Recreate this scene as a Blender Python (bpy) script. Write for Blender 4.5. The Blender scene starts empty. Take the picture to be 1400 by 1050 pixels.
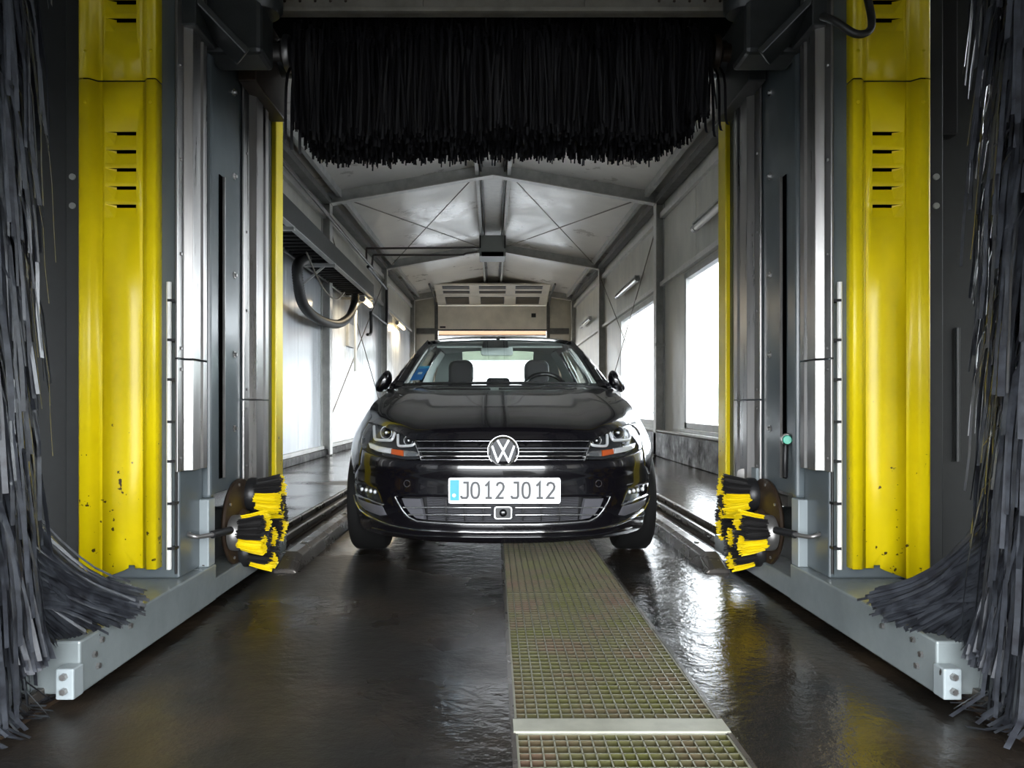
import bpy, bmesh, math, random
from mathutils import Vector, Matrix
from mathutils.geometry import delaunay_2d_cdt
R = random.Random(7)
sc = bpy.context.scene
C = sc.collection
pi = math.pi

# ------------------------------------------------------------------ camera
FPX, VX, VY, HC = 1000.0, 674.0, 555.0, 0.84      # focal length in px, vanishing point, eye height
cam = bpy.data.cameras.new('camera')
cam.sensor_width = 36.0
cam.lens = FPX / 1400.0 * 36.0
cam.shift_x = (700 - VX) / 1400.0
cam.shift_y = (VY - 525) / 1400.0
cam.clip_start = 0.02
camo = bpy.data.objects.new('camera', cam)
camo.location = (0, 0, HC)
camo.rotation_euler = (pi / 2, 0, 0)
C.objects.link(camo)
sc.camera = camo

# ------------------------------------------------------------------ world, exposure
w = bpy.data.worlds.new('overcast')
sc.world = w
w.use_nodes = True
bg = w.node_tree.nodes['Background']
bg.inputs[0].default_value = (0.93, 0.965, 1.0, 1)
bg.inputs[1].default_value = 1.0
sc.view_settings.view_transform = 'Standard'
sc.view_settings.look = 'None'
sc.view_settings.gamma = 1
sc.view_settings.use_curve_mapping = False
sc.view_settings.exposure = 4.1
sc.cycles.use_denoising = True
sc.cycles.max_bounces = 10
sc.cycles.diffuse_bounces = 6
sc.cycles.transparent_max_bounces = 24
sc.cycles.caustics_reflective = False
sc.cycles.caustics_refractive = False

def portal(loc, rot, sx, sy):
    l = bpy.data.lights.new('daylight_portal', 'AREA')
    l.shape = 'RECTANGLE'; l.size = sx; l.size_y = sy
    l.cycles.is_portal = True
    o = bpy.data.objects.new('daylight_portal', l)
    o.location = loc; o.rotation_euler = rot
    C.objects.link(o)
    return o
HALL_Y0, HALL_Y1, HX = -0.6, 26.0, 2.9
DOOR_W, DOOR_H = 2.3, 2.0
portal((0, HALL_Y0, DOOR_H / 2), (pi / 2, 0, 0), DOOR_W * 2, DOOR_H)

# ------------------------------------------------------------------ materials
def nodes_of(name):
    m = bpy.data.materials.new(name)
    m.use_nodes = True
    return m, m.node_tree, m.node_tree.nodes['Principled BSDF']

def P(name, col, rough=0.5, metal=0.0, var=0.0, vscale=8.0, vcol=None, bump=0.0, bscale=60.0, coat=0.0,
      stretch=(1, 1, 1), rvar=0.0, emit=0.0, spec=0.5, sheen=0.0):
    m, t, b = nodes_of(name)
    b.inputs['Base Color'].default_value = (*col, 1)
    b.inputs['Roughness'].default_value = rough
    b.inputs['Metallic'].default_value = metal
    b.inputs['Specular IOR Level'].default_value = spec
    b.inputs['Coat Weight'].default_value = coat
    b.inputs['Coat Roughness'].default_value = 0.04
    if sheen: b.inputs['Sheen Weight'].default_value = sheen
    if emit:
        b.inputs['Emission Color'].default_value = (*col, 1)
        b.inputs['Emission Strength'].default_value = emit
    N, L = t.nodes, t.links
    if var or bump or rvar:
        tc = N.new('ShaderNodeTexCoord'); mp = N.new('ShaderNodeMapping')
        mp.inputs['Scale'].default_value = stretch
        L.new(tc.outputs['Object'], mp.inputs['Vector'])
    if var or rvar:
        nz = N.new('ShaderNodeTexNoise'); nz.inputs['Scale'].default_value = vscale
        nz.inputs['Detail'].default_value = 6; nz.inputs['Roughness'].default_value = 0.65
        L.new(mp.outputs[0], nz.inputs['Vector'])
    if var:
        rp = N.new('ShaderNodeValToRGB')
        c2 = vcol if vcol else tuple(c * 0.45 for c in col)
        rp.color_ramp.elements[0].color = (*[c2[i] * var + col[i] * (1 - var) for i in range(3)], 1)
        rp.color_ramp.elements[1].color = (*col, 1)
        rp.color_ramp.elements[0].position = 0.35; rp.color_ramp.elements[1].position = 0.62
        L.new(nz.outputs['Fac'], rp.inputs['Fac']); L.new(rp.outputs[0], b.inputs['Base Color'])
    if rvar:
        mr = N.new('ShaderNodeMapRange')
        mr.inputs['From Min'].default_value = 0.3; mr.inputs['From Max'].default_value = 0.7
        mr.inputs['To Min'].default_value = max(0.02, rough - rvar); mr.inputs['To Max'].default_value = rough + rvar
        L.new(nz.outputs['Fac'], mr.inputs['Value']); L.new(mr.outputs[0], b.inputs['Roughness'])
    if bump:
        n2 = N.new('ShaderNodeTexNoise'); n2.inputs['Scale'].default_value = bscale; n2.inputs['Detail'].default_value = 4
        L.new(mp.outputs[0], n2.inputs['Vector'])
        bp = N.new('ShaderNodeBump'); bp.inputs['Strength'].default_value = bump; bp.inputs['Distance'].default_value = 0.01
        L.new(n2.outputs['Fac'], bp.inputs['Height']); L.new(bp.outputs[0], b.inputs['Normal'])
    return m

def chipped(name, col, chip, rough, scale=22.0, thr=0.70, zlow=0.1, zhigh=1.1, coat=0.0):
    """paint with small chips and rust spots that get more frequent towards the splash zone"""
    m, t, b = nodes_of(name)
    N, L = t.nodes, t.links
    b.inputs['Roughness'].default_value = rough
    b.inputs['Coat Weight'].default_value = coat
    tc = N.new('ShaderNodeTexCoord')
    nz = N.new('ShaderNodeTexNoise'); nz.inputs['Scale'].default_value = scale; nz.inputs['Detail'].default_value = 3
    L.new(tc.outputs['Object'], nz.inputs['Vector'])
    sx = N.new('ShaderNodeSeparateXYZ'); L.new(tc.outputs['Object'], sx.inputs[0])
    mr = N.new('ShaderNodeMapRange'); mr.inputs['From Min'].default_value = zlow; mr.inputs['From Max'].default_value = zhigh
    mr.inputs['To Min'].default_value = 0.0; mr.inputs['To Max'].default_value = 0.16
    L.new(sx.outputs['Z'], mr.inputs['Value'])
    sub = N.new('ShaderNodeMath'); sub.operation = 'SUBTRACT'
    L.new(nz.outputs['Fac'], sub.inputs[0]); L.new(mr.outputs[0], sub.inputs[1])
    gt = N.new('ShaderNodeMapRange'); gt.inputs['From Min'].default_value = thr; gt.inputs['From Max'].default_value = thr + 0.02
    L.new(sub.outputs[0], gt.inputs['Value'])
    n2 = N.new('ShaderNodeTexNoise'); n2.inputs['Scale'].default_value = 3.0; n2.inputs['Detail'].default_value = 5
    L.new(tc.outputs['Object'], n2.inputs['Vector'])
    rp = N.new('ShaderNodeValToRGB')
    rp.color_ramp.elements[0].color = (*[c * 0.82 for c in col], 1); rp.color_ramp.elements[1].color = (*col, 1)
    rp.color_ramp.elements[0].position = 0.35; rp.color_ramp.elements[1].position = 0.6
    L.new(n2.outputs['Fac'], rp.inputs['Fac'])
    mx = N.new('ShaderNodeMix'); mx.data_type = 'RGBA'
    L.new(gt.outputs[0], mx.inputs['Factor']); L.new(rp.outputs[0], mx.inputs['A'])
    mx.inputs['B'].default_value = (*chip, 1)
    L.new(mx.outputs['Result'], b.inputs['Base Color'])
    return m

def glass(name, tint, gloss_col=(1, 1, 1), milky=0.0, ior=1.45, rough=0.0):
    m = bpy.data.materials.new(name); m.use_nodes = True
    t = m.node_tree; N, L = t.nodes, t.links
    N.remove(N['Principled BSDF'])
    out = N['Material Output']
    tr = N.new('ShaderNodeBsdfTransparent'); tr.inputs[0].default_value = (*tint, 1)
    gl = N.new('ShaderNodeBsdfGlossy'); gl.inputs['Color'].default_value = (*gloss_col, 1); gl.inputs['Roughness'].default_value = rough
    lw = N.new('ShaderNodeLayerWeight'); lw.inputs[0].default_value = 0.5
    pw = N.new('ShaderNodeMath'); pw.operation = 'POWER'; pw.inputs[1].default_value = 5; L.new(lw.outputs['Facing'], pw.inputs[0])
    f0 = ((ior - 1) / (ior + 1)) ** 2
    fr = N.new('ShaderNodeMath'); fr.operation = 'MULTIPLY_ADD'; fr.inputs[1].default_value = 1 - f0; fr.inputs[2].default_value = f0
    L.new(pw.outputs[0], fr.inputs[0])
    mx = N.new('ShaderNodeMixShader')
    L.new(fr.outputs[0], mx.inputs[0])
    if milky:
        df = N.new('ShaderNodeBsdfTranslucent'); df.inputs[0].default_value = (0.9, 0.93, 0.95, 1)
        m2 = N.new('ShaderNodeMixShader'); m2.inputs[0].default_value = milky
        L.new(tr.outputs[0], m2.inputs[1]); L.new(df.outputs[0], m2.inputs[2])
        L.new(m2.outputs[0], mx.inputs[1])
    else:
        L.new(tr.outputs[0], mx.inputs[1])
    L.new(gl.outputs[0], mx.inputs[2]); L.new(mx.outputs[0], out.inputs['Surface'])
    return m

def floor_mat():
    m, t, b = nodes_of('wet_floor')
    N, L = t.nodes, t.links
    tc = N.new('ShaderNodeTexCoord')
    def noise(scale, detail=6, rough=0.6, vec=None):
        n = N.new('ShaderNodeTexNoise'); n.inputs['Scale'].default_value = scale
        n.inputs['Detail'].default_value = detail; n.inputs['Roughness'].default_value = rough
        L.new(vec or tc.outputs['Object'], n.inputs['Vector']); return n
    n1 = noise(1.3)
    rp = N.new('ShaderNodeValToRGB'); e = rp.color_ramp.elements
    e[0].position = 0.30; e[0].color = (0.006, 0.006, 0.006, 1)
    e[1].position = 0.72; e[1].color = (0.044, 0.031, 0.020, 1)
    k = e.new(0.5); k.color = (0.013, 0.011, 0.009, 1)
    L.new(n1.outputs['Fac'], rp.inputs['Fac'])
    n2 = noise(160, 3)
    rp2 = N.new('ShaderNodeValToRGB'); rp2.color_ramp.elements[0].color = (0.3, 0.3, 0.3, 1); rp2.color_ramp.elements[1].color = (1.8, 1.8, 1.8, 1)
    rp2.color_ramp.elements[0].position = 0.3; rp2.color_ramp.elements[1].position = 0.7
    L.new(n2.outputs['Fac'], rp2.inputs['Fac'])
    mul = N.new('ShaderNodeMix'); mul.data_type = 'RGBA'; mul.blend_type = 'MULTIPLY'; mul.inputs['Factor'].default_value = 1
    L.new(rp.outputs[0], mul.inputs['A']); L.new(rp2.outputs[0], mul.inputs['B'])
    last = mul.outputs['Result']
    L.new(last, b.inputs['Base Color'])
    # puddles: smooth where standing water, rougher where only damp
    n3 = noise(0.9, 5, 0.55)
    sep = N.new('ShaderNodeSeparateXYZ'); L.new(tc.outputs['Object'], sep.inputs[0])
    wet = N.new('ShaderNodeMapRange'); wet.inputs['From Min'].default_value = -0.5; wet.inputs['From Max'].default_value = 0.9
    wet.inputs['To Min'].default_value = -0.05; wet.inputs['To Max'].default_value = 0.14
    L.new(sep.outputs['X'], wet.inputs['Value'])
    far = N.new('ShaderNodeMapRange'); far.inputs['From Min'].default_value = 3.5; far.inputs['From Max'].default_value = 7.0
    far.inputs['To Min'].default_value = 0.0; far.inputs['To Max'].default_value = 0.14
    L.new(sep.outputs['Y'], far.inputs['Value'])
    a1 = N.new('ShaderNodeMath'); L.new(n3.outputs['Fac'], a1.inputs[0]); L.new(wet.outputs[0], a1.inputs[1])
    a2 = N.new('ShaderNodeMath'); L.new(a1.outputs[0], a2.inputs[0]); L.new(far.outputs[0], a2.inputs[1])
    rr = N.new('ShaderNodeMapRange'); rr.inputs['From Min'].default_value = 0.42; rr.inputs['From Max'].default_value = 0.60
    rr.inputs['To Min'].default_value = 0.38; rr.inputs['To Max'].default_value = 0.08
    L.new(a2.outputs[0], rr.inputs['Value']); L.new(rr.outputs[0], b.inputs['Roughness'])
    bp = N.new('ShaderNodeBump'); bp.inputs['Strength'].default_value = 0.5; bp.inputs['Distance'].default_value = 0.007
    n4 = noise(13, 5, 0.6)
    n5 = noise(38, 4, 0.55)
    rip = N.new('ShaderNodeMath'); rip.operation = 'MULTIPLY_ADD'; rip.inputs[1].default_value = 0.32
    L.new(n5.outputs['Fac'], rip.inputs[0]); L.new(n4.outputs['Fac'], rip.inputs[2])
    L.new(rip.outputs[0], bp.inputs['Height'])
    bp2 = N.new('ShaderNodeBump'); bp2.inputs['Strength'].default_value = 0.2; bp2.inputs['Distance'].default_value = 0.0014
    L.new(n2.outputs['Fac'], bp2.inputs['Height']); L.new(bp.outputs[0], bp2.inputs['Normal'])
    L.new(bp2.outputs[0], b.inputs['Normal'])
    b.inputs['Specular IOR Level'].default_value = 0.6
    return m

def grate_mat():
    m, t, b = nodes_of('grating_steel')
    N, L = t.nodes, t.links
    tc = N.new('ShaderNodeTexCoord')
    gm = N.new('ShaderNodeNewGeometry')
    nz = N.new('ShaderNodeTexNoise'); nz.inputs['Scale'].default_value = 4.5; nz.inputs['Detail'].default_value = 4
    L.new(gm.outputs['Position'], nz.inputs['Vector'])
    rp = N.new('ShaderNodeValToRGB'); e = rp.color_ramp.elements
    e[0].position = 0.32; e[0].color = (0.062, 0.064, 0.012, 1)
    e[1].position = 0.68; e[1].color = (0.085, 0.053, 0.034, 1)
    k = e.new(0.5); k.color = (0.072, 0.066, 0.030, 1)
    L.new(nz.outputs['Fac'], rp.inputs['Fac'])
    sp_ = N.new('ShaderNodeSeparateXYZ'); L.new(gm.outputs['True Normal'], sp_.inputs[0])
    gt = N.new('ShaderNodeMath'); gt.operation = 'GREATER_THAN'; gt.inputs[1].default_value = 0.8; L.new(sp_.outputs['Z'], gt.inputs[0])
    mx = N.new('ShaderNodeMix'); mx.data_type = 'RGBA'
    L.new(gt.outputs[0], mx.inputs['Factor']); L.new(rp.outputs[0], mx.inputs['A']); mx.inputs['B'].default_value = (0.24, 0.24, 0.185, 1)  # tops pale from wear; side faces coloured darker to stand for shade
    L.new(mx.outputs['Result'], b.inputs['Base Color'])
    b.inputs['Roughness'].default_value = 0.42; b.inputs['Metallic'].default_value = 0.25
    return m

M = dict(
    floor=floor_mat(), grate=grate_mat(),
    concrete=P('concrete', (0.30, 0.29, 0.27), 0.8, var=0.5, vscale=3),
    plinth=P('black_plinth', (0.011, 0.0105, 0.010), 0.5, var=0.6, vscale=6, rvar=0.2),
    pit=P('pit_sludge', (0.045, 0.04, 0.02), 0.5, var=0.6, vscale=10),
    wallp=P('white_wall_panel', (0.52, 0.54, 0.56), 0.22, var=0.35, vscale=3.0, stretch=(1, 1.5, 0.12), bump=0.10, bscale=9, rvar=0.08),
    wallg=P('grey_wall_panel', (0.66, 0.64, 0.57), 0.4, var=0.4, vscale=2.5, stretch=(1, 1, 0.4), rvar=0.1),
    wallb=P('beige_end_wall', (0.66, 0.62, 0.52), 0.5, var=0.4, vscale=2.0),
    ceil=P('white_roof_sheet', (0.80, 0.765, 0.71), 0.33, var=0.4, vscale=0.9, vcol=(0.50, 0.45, 0.40), stretch=(1.0, 1.0, 1), rvar=0.12, bump=0.12, bscale=3),
    frame=P('grey_steel_frame', (0.52, 0.515, 0.49), 0.45, var=0.5, vscale=5, rvar=0.1),
    edge=P('pale_flange_edge', (0.72, 0.70, 0.66), 0.4, var=0.3, vscale=8),
    dframe=P('dark_purlin', (0.16, 0.155, 0.145), 0.55, var=0.6, vscale=6),
    yellow=chipped('yellow_paint', (0.86, 0.67, 0.002), (0.05, 0.025, 0.01), 0.36, scale=34, thr=0.62),
    grey=chipped('blue_grey_paint', (0.115, 0.138, 0.15), (0.03, 0.025, 0.02), 0.25, scale=30, thr=0.72),
    lgrey=chipped('light_grey_paint', (0.29, 0.33, 0.345), (0.04, 0.035, 0.03), 0.35, scale=30, thr=0.70),
    dgrey=P('dark_grey_paint', (0.036, 0.040, 0.040), 0.42, var=0.5, vscale=14),
    black=P('black_plastic', (0.012, 0.012, 0.013), 0.4),
    blackm=P('black_matt', (0.006, 0.006, 0.006), 0.8),
    sdark=P('splash_plate_dark', (0.016, 0.018, 0.018), 0.5, var=0.4, vscale=12),
    shade_black=P('painted_shade_black', (0.002, 0.002, 0.002), 0.9, spec=0),  # flat black without gloss, paints the shade inside openings
    steel=P('stainless', (0.40, 0.39, 0.38), 0.32, 0.9, var=0.35, vscale=7, stretch=(3, 3, 0.15), rvar=0.08),
    steelm=P('dull_steel', (0.34, 0.33, 0.32), 0.4, 0.8, var=0.4, vscale=10),
    galv=P('galvanised_pedestal', (0.25, 0.285, 0.29), 0.22, 0.15, var=0.4, vscale=3, rvar=0.08, bump=0.05, bscale=300),
    pale=P('pale_strip', (0.40, 0.40, 0.33), 0.4, 0.3, var=0.4, vscale=9),
    heater=P('heater_grey', (0.26, 0.27, 0.255), 0.5),
    beam=P('beige_beam', (0.34, 0.31, 0.255), 0.6, var=0.6, vscale=7),
    rust=P('rusty_steel', (0.045, 0.028, 0.017), 0.5, 0.2, var=0.6, vscale=18),
    curb=P('steel_curb', (0.095, 0.085, 0.075), 0.28, 0.4, var=0.4, vscale=3, rvar=0.1),
    white=P('white_plastic', (0.75, 0.75, 0.72), 0.35),
    hose=P('black_hose', (0.012, 0.012, 0.012), 0.5),
    copper=P('dark_pipe', (0.035, 0.025, 0.022), 0.4),
    wire=P('brace_wire', (0.20, 0.18, 0.15), 0.5, 0.5),
    green=P('green_button', (0.02, 0.42, 0.28), 0.3),
    tubeoff=P('tube_unlit', (0.72, 0.70, 0.64), 0.25, coat=0.5),
    tubeon=P('tube_lit', (1.0, 0.78, 0.42), 0.3, emit=0.25),
    strip=P('grey_brush_strip', (0.045, 0.050, 0.060), 0.34, var=0.9, vscale=22, vcol=(.010, .010, .013)),
    strip2=P('black_brush_strip', (0.009, 0.008, 0.010), 0.45, var=0.5, vscale=30),
    byel=P('yellow_bristle', (0.85, 0.66, 0.004), 0.45),
    bblk=P('black_bristle', (0.014, 0.013, 0.013), 0.5),
    paint=P('black_car_paint', (0.0045, 0.004, 0.0055), 0.22, coat=1.0, spec=0.5),
    chrome=P('chrome', (0.86, 0.86, 0.87), 0.08, 1.0),
    satin=P('satin_silver', (0.70, 0.71, 0.72), 0.22, 0.9),
    gloss=P('gloss_black', (0.006, 0.006, 0.007), 0.12, coat=0.6),
    dplast=P('car_dark_plastic', (0.02, 0.02, 0.021), 0.45),
    gplast=P('car_grey_insert', (0.10, 0.10, 0.112), 0.38),
    drl=P('lamp_reflector', (0.85, 0.86, 0.87), 0.15, 0.35),
    amber=P('amber_reflector', (0.50, 0.09, 0.02), 0.2),
    lampin=P('lamp_housing', (0.05, 0.052, 0.055), 0.25, 0.4),
    plate=P('number_plate', (0.78, 0.79, 0.82), 0.3),
    pblue=P('plate_blue', (0.03, 0.36, 0.62), 0.3),
    sblue=P('sticker_blue', (0.01, 0.16, 0.50), 0.4),
    ink=P('plate_ink', (0.02, 0.021, 0.024), 0.4),
    rubber=P('tyre_rubber', (0.006, 0.006, 0.006), 0.7, spec=0.25),
    seat=P('seat_fabric', (0.022, 0.02, 0.022), 0.75),
    trimg=P('pale_car_lining', (0.62, 0.68, 0.66), 0.7),
    dash=P('dashboard', (0.012, 0.012, 0.013), 0.55),
    orange=P('orange_fascia', (0.125, 0.056, 0.018), 0.6, var=0.3, vscale=0.6),
    outwall=P('white_render', (0.55, 0.57, 0.58), 0.7),
    hedge=P('hedge', (0.07, 0.085, 0.06), 0.8, var=0.7, vscale=2.0),
    outgr=P('outside_asphalt', (0.055, 0.06, 0.066), 0.7, var=0.4, vscale=1.0),
    red=P('red_paint', (0.35, 0.03, 0.03), 0.3),
    navy=P('blue_paint', (0.06, 0.12, 0.20), 0.3),
    doorp=P('cream_door', (0.82, 0.76, 0.66), 0.45, var=0.35, vscale=1.5),
    dpane=P('door_pane', (0.10, 0.085, 0.07), 0.2),
    glass=glass('car_glass', (0.90, 0.95, 0.93)),
    lens=glass('lamp_lens', (0.93, 0.94, 0.95), ior=1.4),
    pane=glass('hall_pane', (0.95, 0.97, 0.98), milky=0.05, ior=1.1, rough=0.15),
)

# ------------------------------------------------------------------ helpers
OFF = {}
def tag(o, label=None, cat=None, group=None, kind=None):
    if label: o['label'] = label
    if cat: o['category'] = cat
    if group: o['group'] = group
    if kind: o['kind'] = kind
    return o
def empty(name, loc, label, cat, group=None):
    o = bpy.data.objects.new(name, None)
    o.location = loc; o.empty_display_size = 0.1
    C.objects.link(o); OFF[o.name] = Vector(loc)
    return tag(o, label, cat, group)

class MB:
    def __init__(s): s.v = []; s.f = []
    def add(s, vs, fs):
        n = len(s.v); s.v += [tuple(v) for v in vs]; s.f += [tuple(i + n for i in f) for f in fs]; return s
    def box(s, x0, x1, y0, y1, z0, z1):
        if x0 > x1: x0, x1 = x1, x0
        return s.add([(x0, y0, z0), (x1, y0, z0), (x1, y1, z0), (x0, y1, z0), (x0, y0, z1), (x1, y0, z1), (x1, y1, z1), (x0, y1, z1)],
                     [(0, 3, 2, 1), (4, 5, 6, 7), (0, 1, 5, 4), (1, 2, 6, 5), (2, 3, 7, 6), (3, 0, 4, 7)])
    def bar(s, p0, p1, wd, ht, up=(0, 0, 1)):
        p0, p1, up = Vector(p0), Vector(p1), Vector(up)
        d = (p1 - p0).normalized(); sd = d.cross(up)
        if sd.length < 1e-4: sd = d.cross(Vector((1, 0, 0)))
        sd.normalize(); u = sd.cross(d)
        a, b = sd * wd / 2, u * ht / 2
        return s.add([p0 - a - b, p0 + a - b, p0 + a + b, p0 - a + b, p1 - a - b, p1 + a - b, p1 + a + b, p1 - a + b],
                     [(0, 3, 2, 1), (4, 5, 6, 7), (0, 1, 5, 4), (1, 2, 6, 5), (2, 3, 7, 6), (3, 0, 4, 7)])
    def tube(s, pts, r, n=8):
        pts = [Vector(p) for p in pts]; k = len(pts)
        rs = r if isinstance(r, (list, tuple)) else [r] * k
        vs = []; up = None
        for i in range(k):
            d = (pts[min(i + 1, k - 1)] - pts[max(i - 1, 0)])
            if d.length < 1e-9: d = Vector((0, 0, 1))
            d.normalize()
            if up is None:
                up = Vector((0, 0, 1)) if abs(d.z) < 0.9 else Vector((1, 0, 0))
            a = d.cross(up); a.normalize(); up = a.cross(d)
            for j in range(n):
                t = 2 * pi * j / n
                vs.append(pts[i] + (a * math.cos(t) + up * math.sin(t)) * rs[i])
        fs = []
        for i in range(k - 1):
            for j in range(n):
                fs.append((i * n + j, i * n + (j + 1) % n, (i + 1) * n + (j + 1) % n, (i + 1) * n + j))
        fs.append(tuple(range(n - 1, -1, -1))); fs.append(tuple(range((k - 1) * n, k * n)))
        return s.add(vs, fs)
    def cyl(s, p0, p1, r, n=16): return s.tube([p0, p1], r, n)
    def prism(s, poly, fn, t0, t1):
        n = len(poly)
        vs = [fn(a, b, t0) for a, b in poly] + [fn(a, b, t1) for a, b in poly]
        fs = [tuple(range(n - 1, -1, -1)), tuple(range(n, 2 * n))]
        fs += [(i, (i + 1) % n, n + (i + 1) % n, n + i) for i in range(n)]
        return s.add(vs, fs)
    def lathe(s, prof, c, axis, n=24, close=False):
        """prof: (radius, height along axis)"""
        c, ax = Vector(c), Vector(axis).normalized()
        u = ax.orthogonal().normalized(); vv = ax.cross(u)
        vs = []
        for (r, h) in prof:
            for j in range(n):
                t = 2 * pi * j / n
                vs.append(c + ax * h + (u * math.cos(t) + vv * math.sin(t)) * r)
        fs = []
        k = len(prof)
        for i in range(k - 1 if not close else k):
            i2 = (i + 1) % k
            for j in range(n):
                fs.append((i * n + j, i * n + (j + 1) % n, i2 * n + (j + 1) % n, i2 * n + j))
        return s.add(vs, fs)
    def grid(s, fn, nu, nv):
        vs = [fn(i / nu, j / nv) for i in range(nu + 1) for j in range(nv + 1)]
        fs = [(i * (nv + 1) + j, (i + 1) * (nv + 1) + j, (i + 1) * (nv + 1) + j + 1, i * (nv + 1) + j + 1) for i in range(nu) for j in range(nv)]
        return s.add(vs, fs)
    def sphere(s, c, r, nu=12, nv=8, sc_=(1, 1, 1)):
        c = Vector(c)
        vs = []
        for i in range(nv + 1):
            t = pi * i / nv
            for j in range(nu):
                p = 2 * pi * j / nu
                vs.append(c + Vector((math.sin(t) * math.cos(p) * sc_[0], math.sin(t) * math.sin(p) * sc_[1], math.cos(t) * sc_[2])) * r)
        fs = [(i * nu + j, (i + 1) * nu + j, (i + 1) * nu + (j + 1) % nu, i * nu + (j + 1) % nu) for i in range(nv) for j in range(nu)]
        return s.add(vs, fs)
    def ribbon(s, pts, wd, side):
        side = Vector(side)
        vs = []
        k = len(pts)
        for i, p in enumerate(pts):
            h = side * (wd / 2)
            vs += [Vector(p) - h, Vector(p) + h]
        return s.add(vs, [(2 * i, 2 * i + 1, 2 * i + 3, 2 * i + 2) for i in range(k - 1)])
    def build(s, name, mat, parent=None, smooth=None, bevel=0.0, recalc=True, sub=0, mats=None, fmat=None):
        off = OFF.get(parent.name, Vector()) if parent else Vector()
        me = bpy.data.meshes.new(name)
        me.from_pydata([tuple(Vector(v) - off) for v in s.v], [], s.f)
        if mats:
            for mm in mats: me.materials.append(M[mm])
            if fmat: me.polygons.foreach_set('material_index', fmat)
        else:
            me.materials.append(M[mat])
        if recalc:
            bm = bmesh.new(); bm.from_mesh(me)
            bmesh.ops.remove_doubles(bm, verts=bm.verts, dist=1e-6) if False else None
            bmesh.ops.recalc_face_normals(bm, faces=bm.faces); bm.to_mesh(me); bm.free()
        if smooth is not None:
            me.polygons.foreach_set('use_smooth', [True] * len(me.polygons))
            if smooth < 180: me.set_sharp_from_angle(angle=math.radians(smooth))
        me.update()
        o = bpy.data.objects.new(name, me)
        C.objects.link(o)
        if parent:
            o.parent = parent; OFF[o.name] = off
        else: OFF[o.name] = Vector()
        if bevel:
            b = o.modifiers.new('bevel', 'BEVEL'); b.width = bevel; b.segments = 2; b.limit_method = 'ANGLE'
            b.angle_limit = math.radians(40)
        if sub:
            b = o.modifiers.new('sub', 'SUBSURF'); b.levels = sub; b.render_levels = sub
        return o

def instance(o, loc, parent=None, rot=None):
    c = o.copy(); C.objects.link(c); c.location = loc
    if rot: c.rotation_euler = rot
    if parent is not None: c.parent = parent
    return c
def lerp(a, b, t): return a + (b - a) * t
def tab(t, x):
    if x <= t[0][0]: return t[0][1]
    for (a, b), (c, d) in zip(t, t[1:]):
        if x <= c:
            return b + (d - b) * (x - a) / (c - a)
    return t[-1][1]
def smooth01(t):
    t = max(0.0, min(1.0, t)); return t * t * (3 - 2 * t)
def crom(pts, n=6):
    """smooth curve through the points"""
    pts = [Vector(p) for p in pts]; out = []
    for i in range(len(pts) - 1):
        p0 = pts[max(i - 1, 0)]; p1 = pts[i]; p2 = pts[i + 1]; p3 = pts[min(i + 2, len(pts) - 1)]
        for k in range(n):
            t = k / n
            out.append(0.5 * ((2 * p1) + (p2 - p0) * t + (2 * p0 - 5 * p1 + 4 * p2 - p3) * t * t + (3 * p1 - p0 - 3 * p2 + p3) * t ** 3))
    out.append(pts[-1]); return out

def inpoly(p, poly):
    x, y = p; c = False; n = len(poly)
    for i in range(n):
        x1, y1 = poly[i]; x2, y2 = poly[i - 1]
        if (y1 > y) != (y2 > y) and x < (x2 - x1) * (y - y1) / (y2 - y1) + x1: c = not c
    return c
def resample(poly, d, closed=True):
    out = []
    n = len(poly)
    for i in range(n if closed else n - 1):
        a = poly[i]; b = poly[(i + 1) % n]
        L = math.hypot(b[0] - a[0], b[1] - a[1]); k = max(1, int(math.ceil(L / d)))
        for j in range(k):
            t = j / k; out.append((lerp(a[0], b[0], t), lerp(a[1], b[1], t)))
    if not closed: out.append(poly[-1])
    return out
def area2(poly): return sum(poly[i - 1][0] * poly[i][1] - poly[i][0] * poly[i - 1][1] for i in range(len(poly)))
def inset(poly, d):
    s = 1 if area2(poly) > 0 else -1
    out = []; n = len(poly)
    for i in range(n):
        a, b, c = Vector(poly[i - 1]), Vector(poly[i]), Vector(poly[(i + 1) % n])
        d1 = (b - a).normalized(); d2 = (c - b).normalized()
        nn = Vector((-d1.y - d2.y, d1.x + d2.x))
        if nn.length < 1e-6: nn = Vector((-d1.y, d1.x))
        nn.normalize()
        out.append(tuple(b + nn * d * s))
    return out
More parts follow.
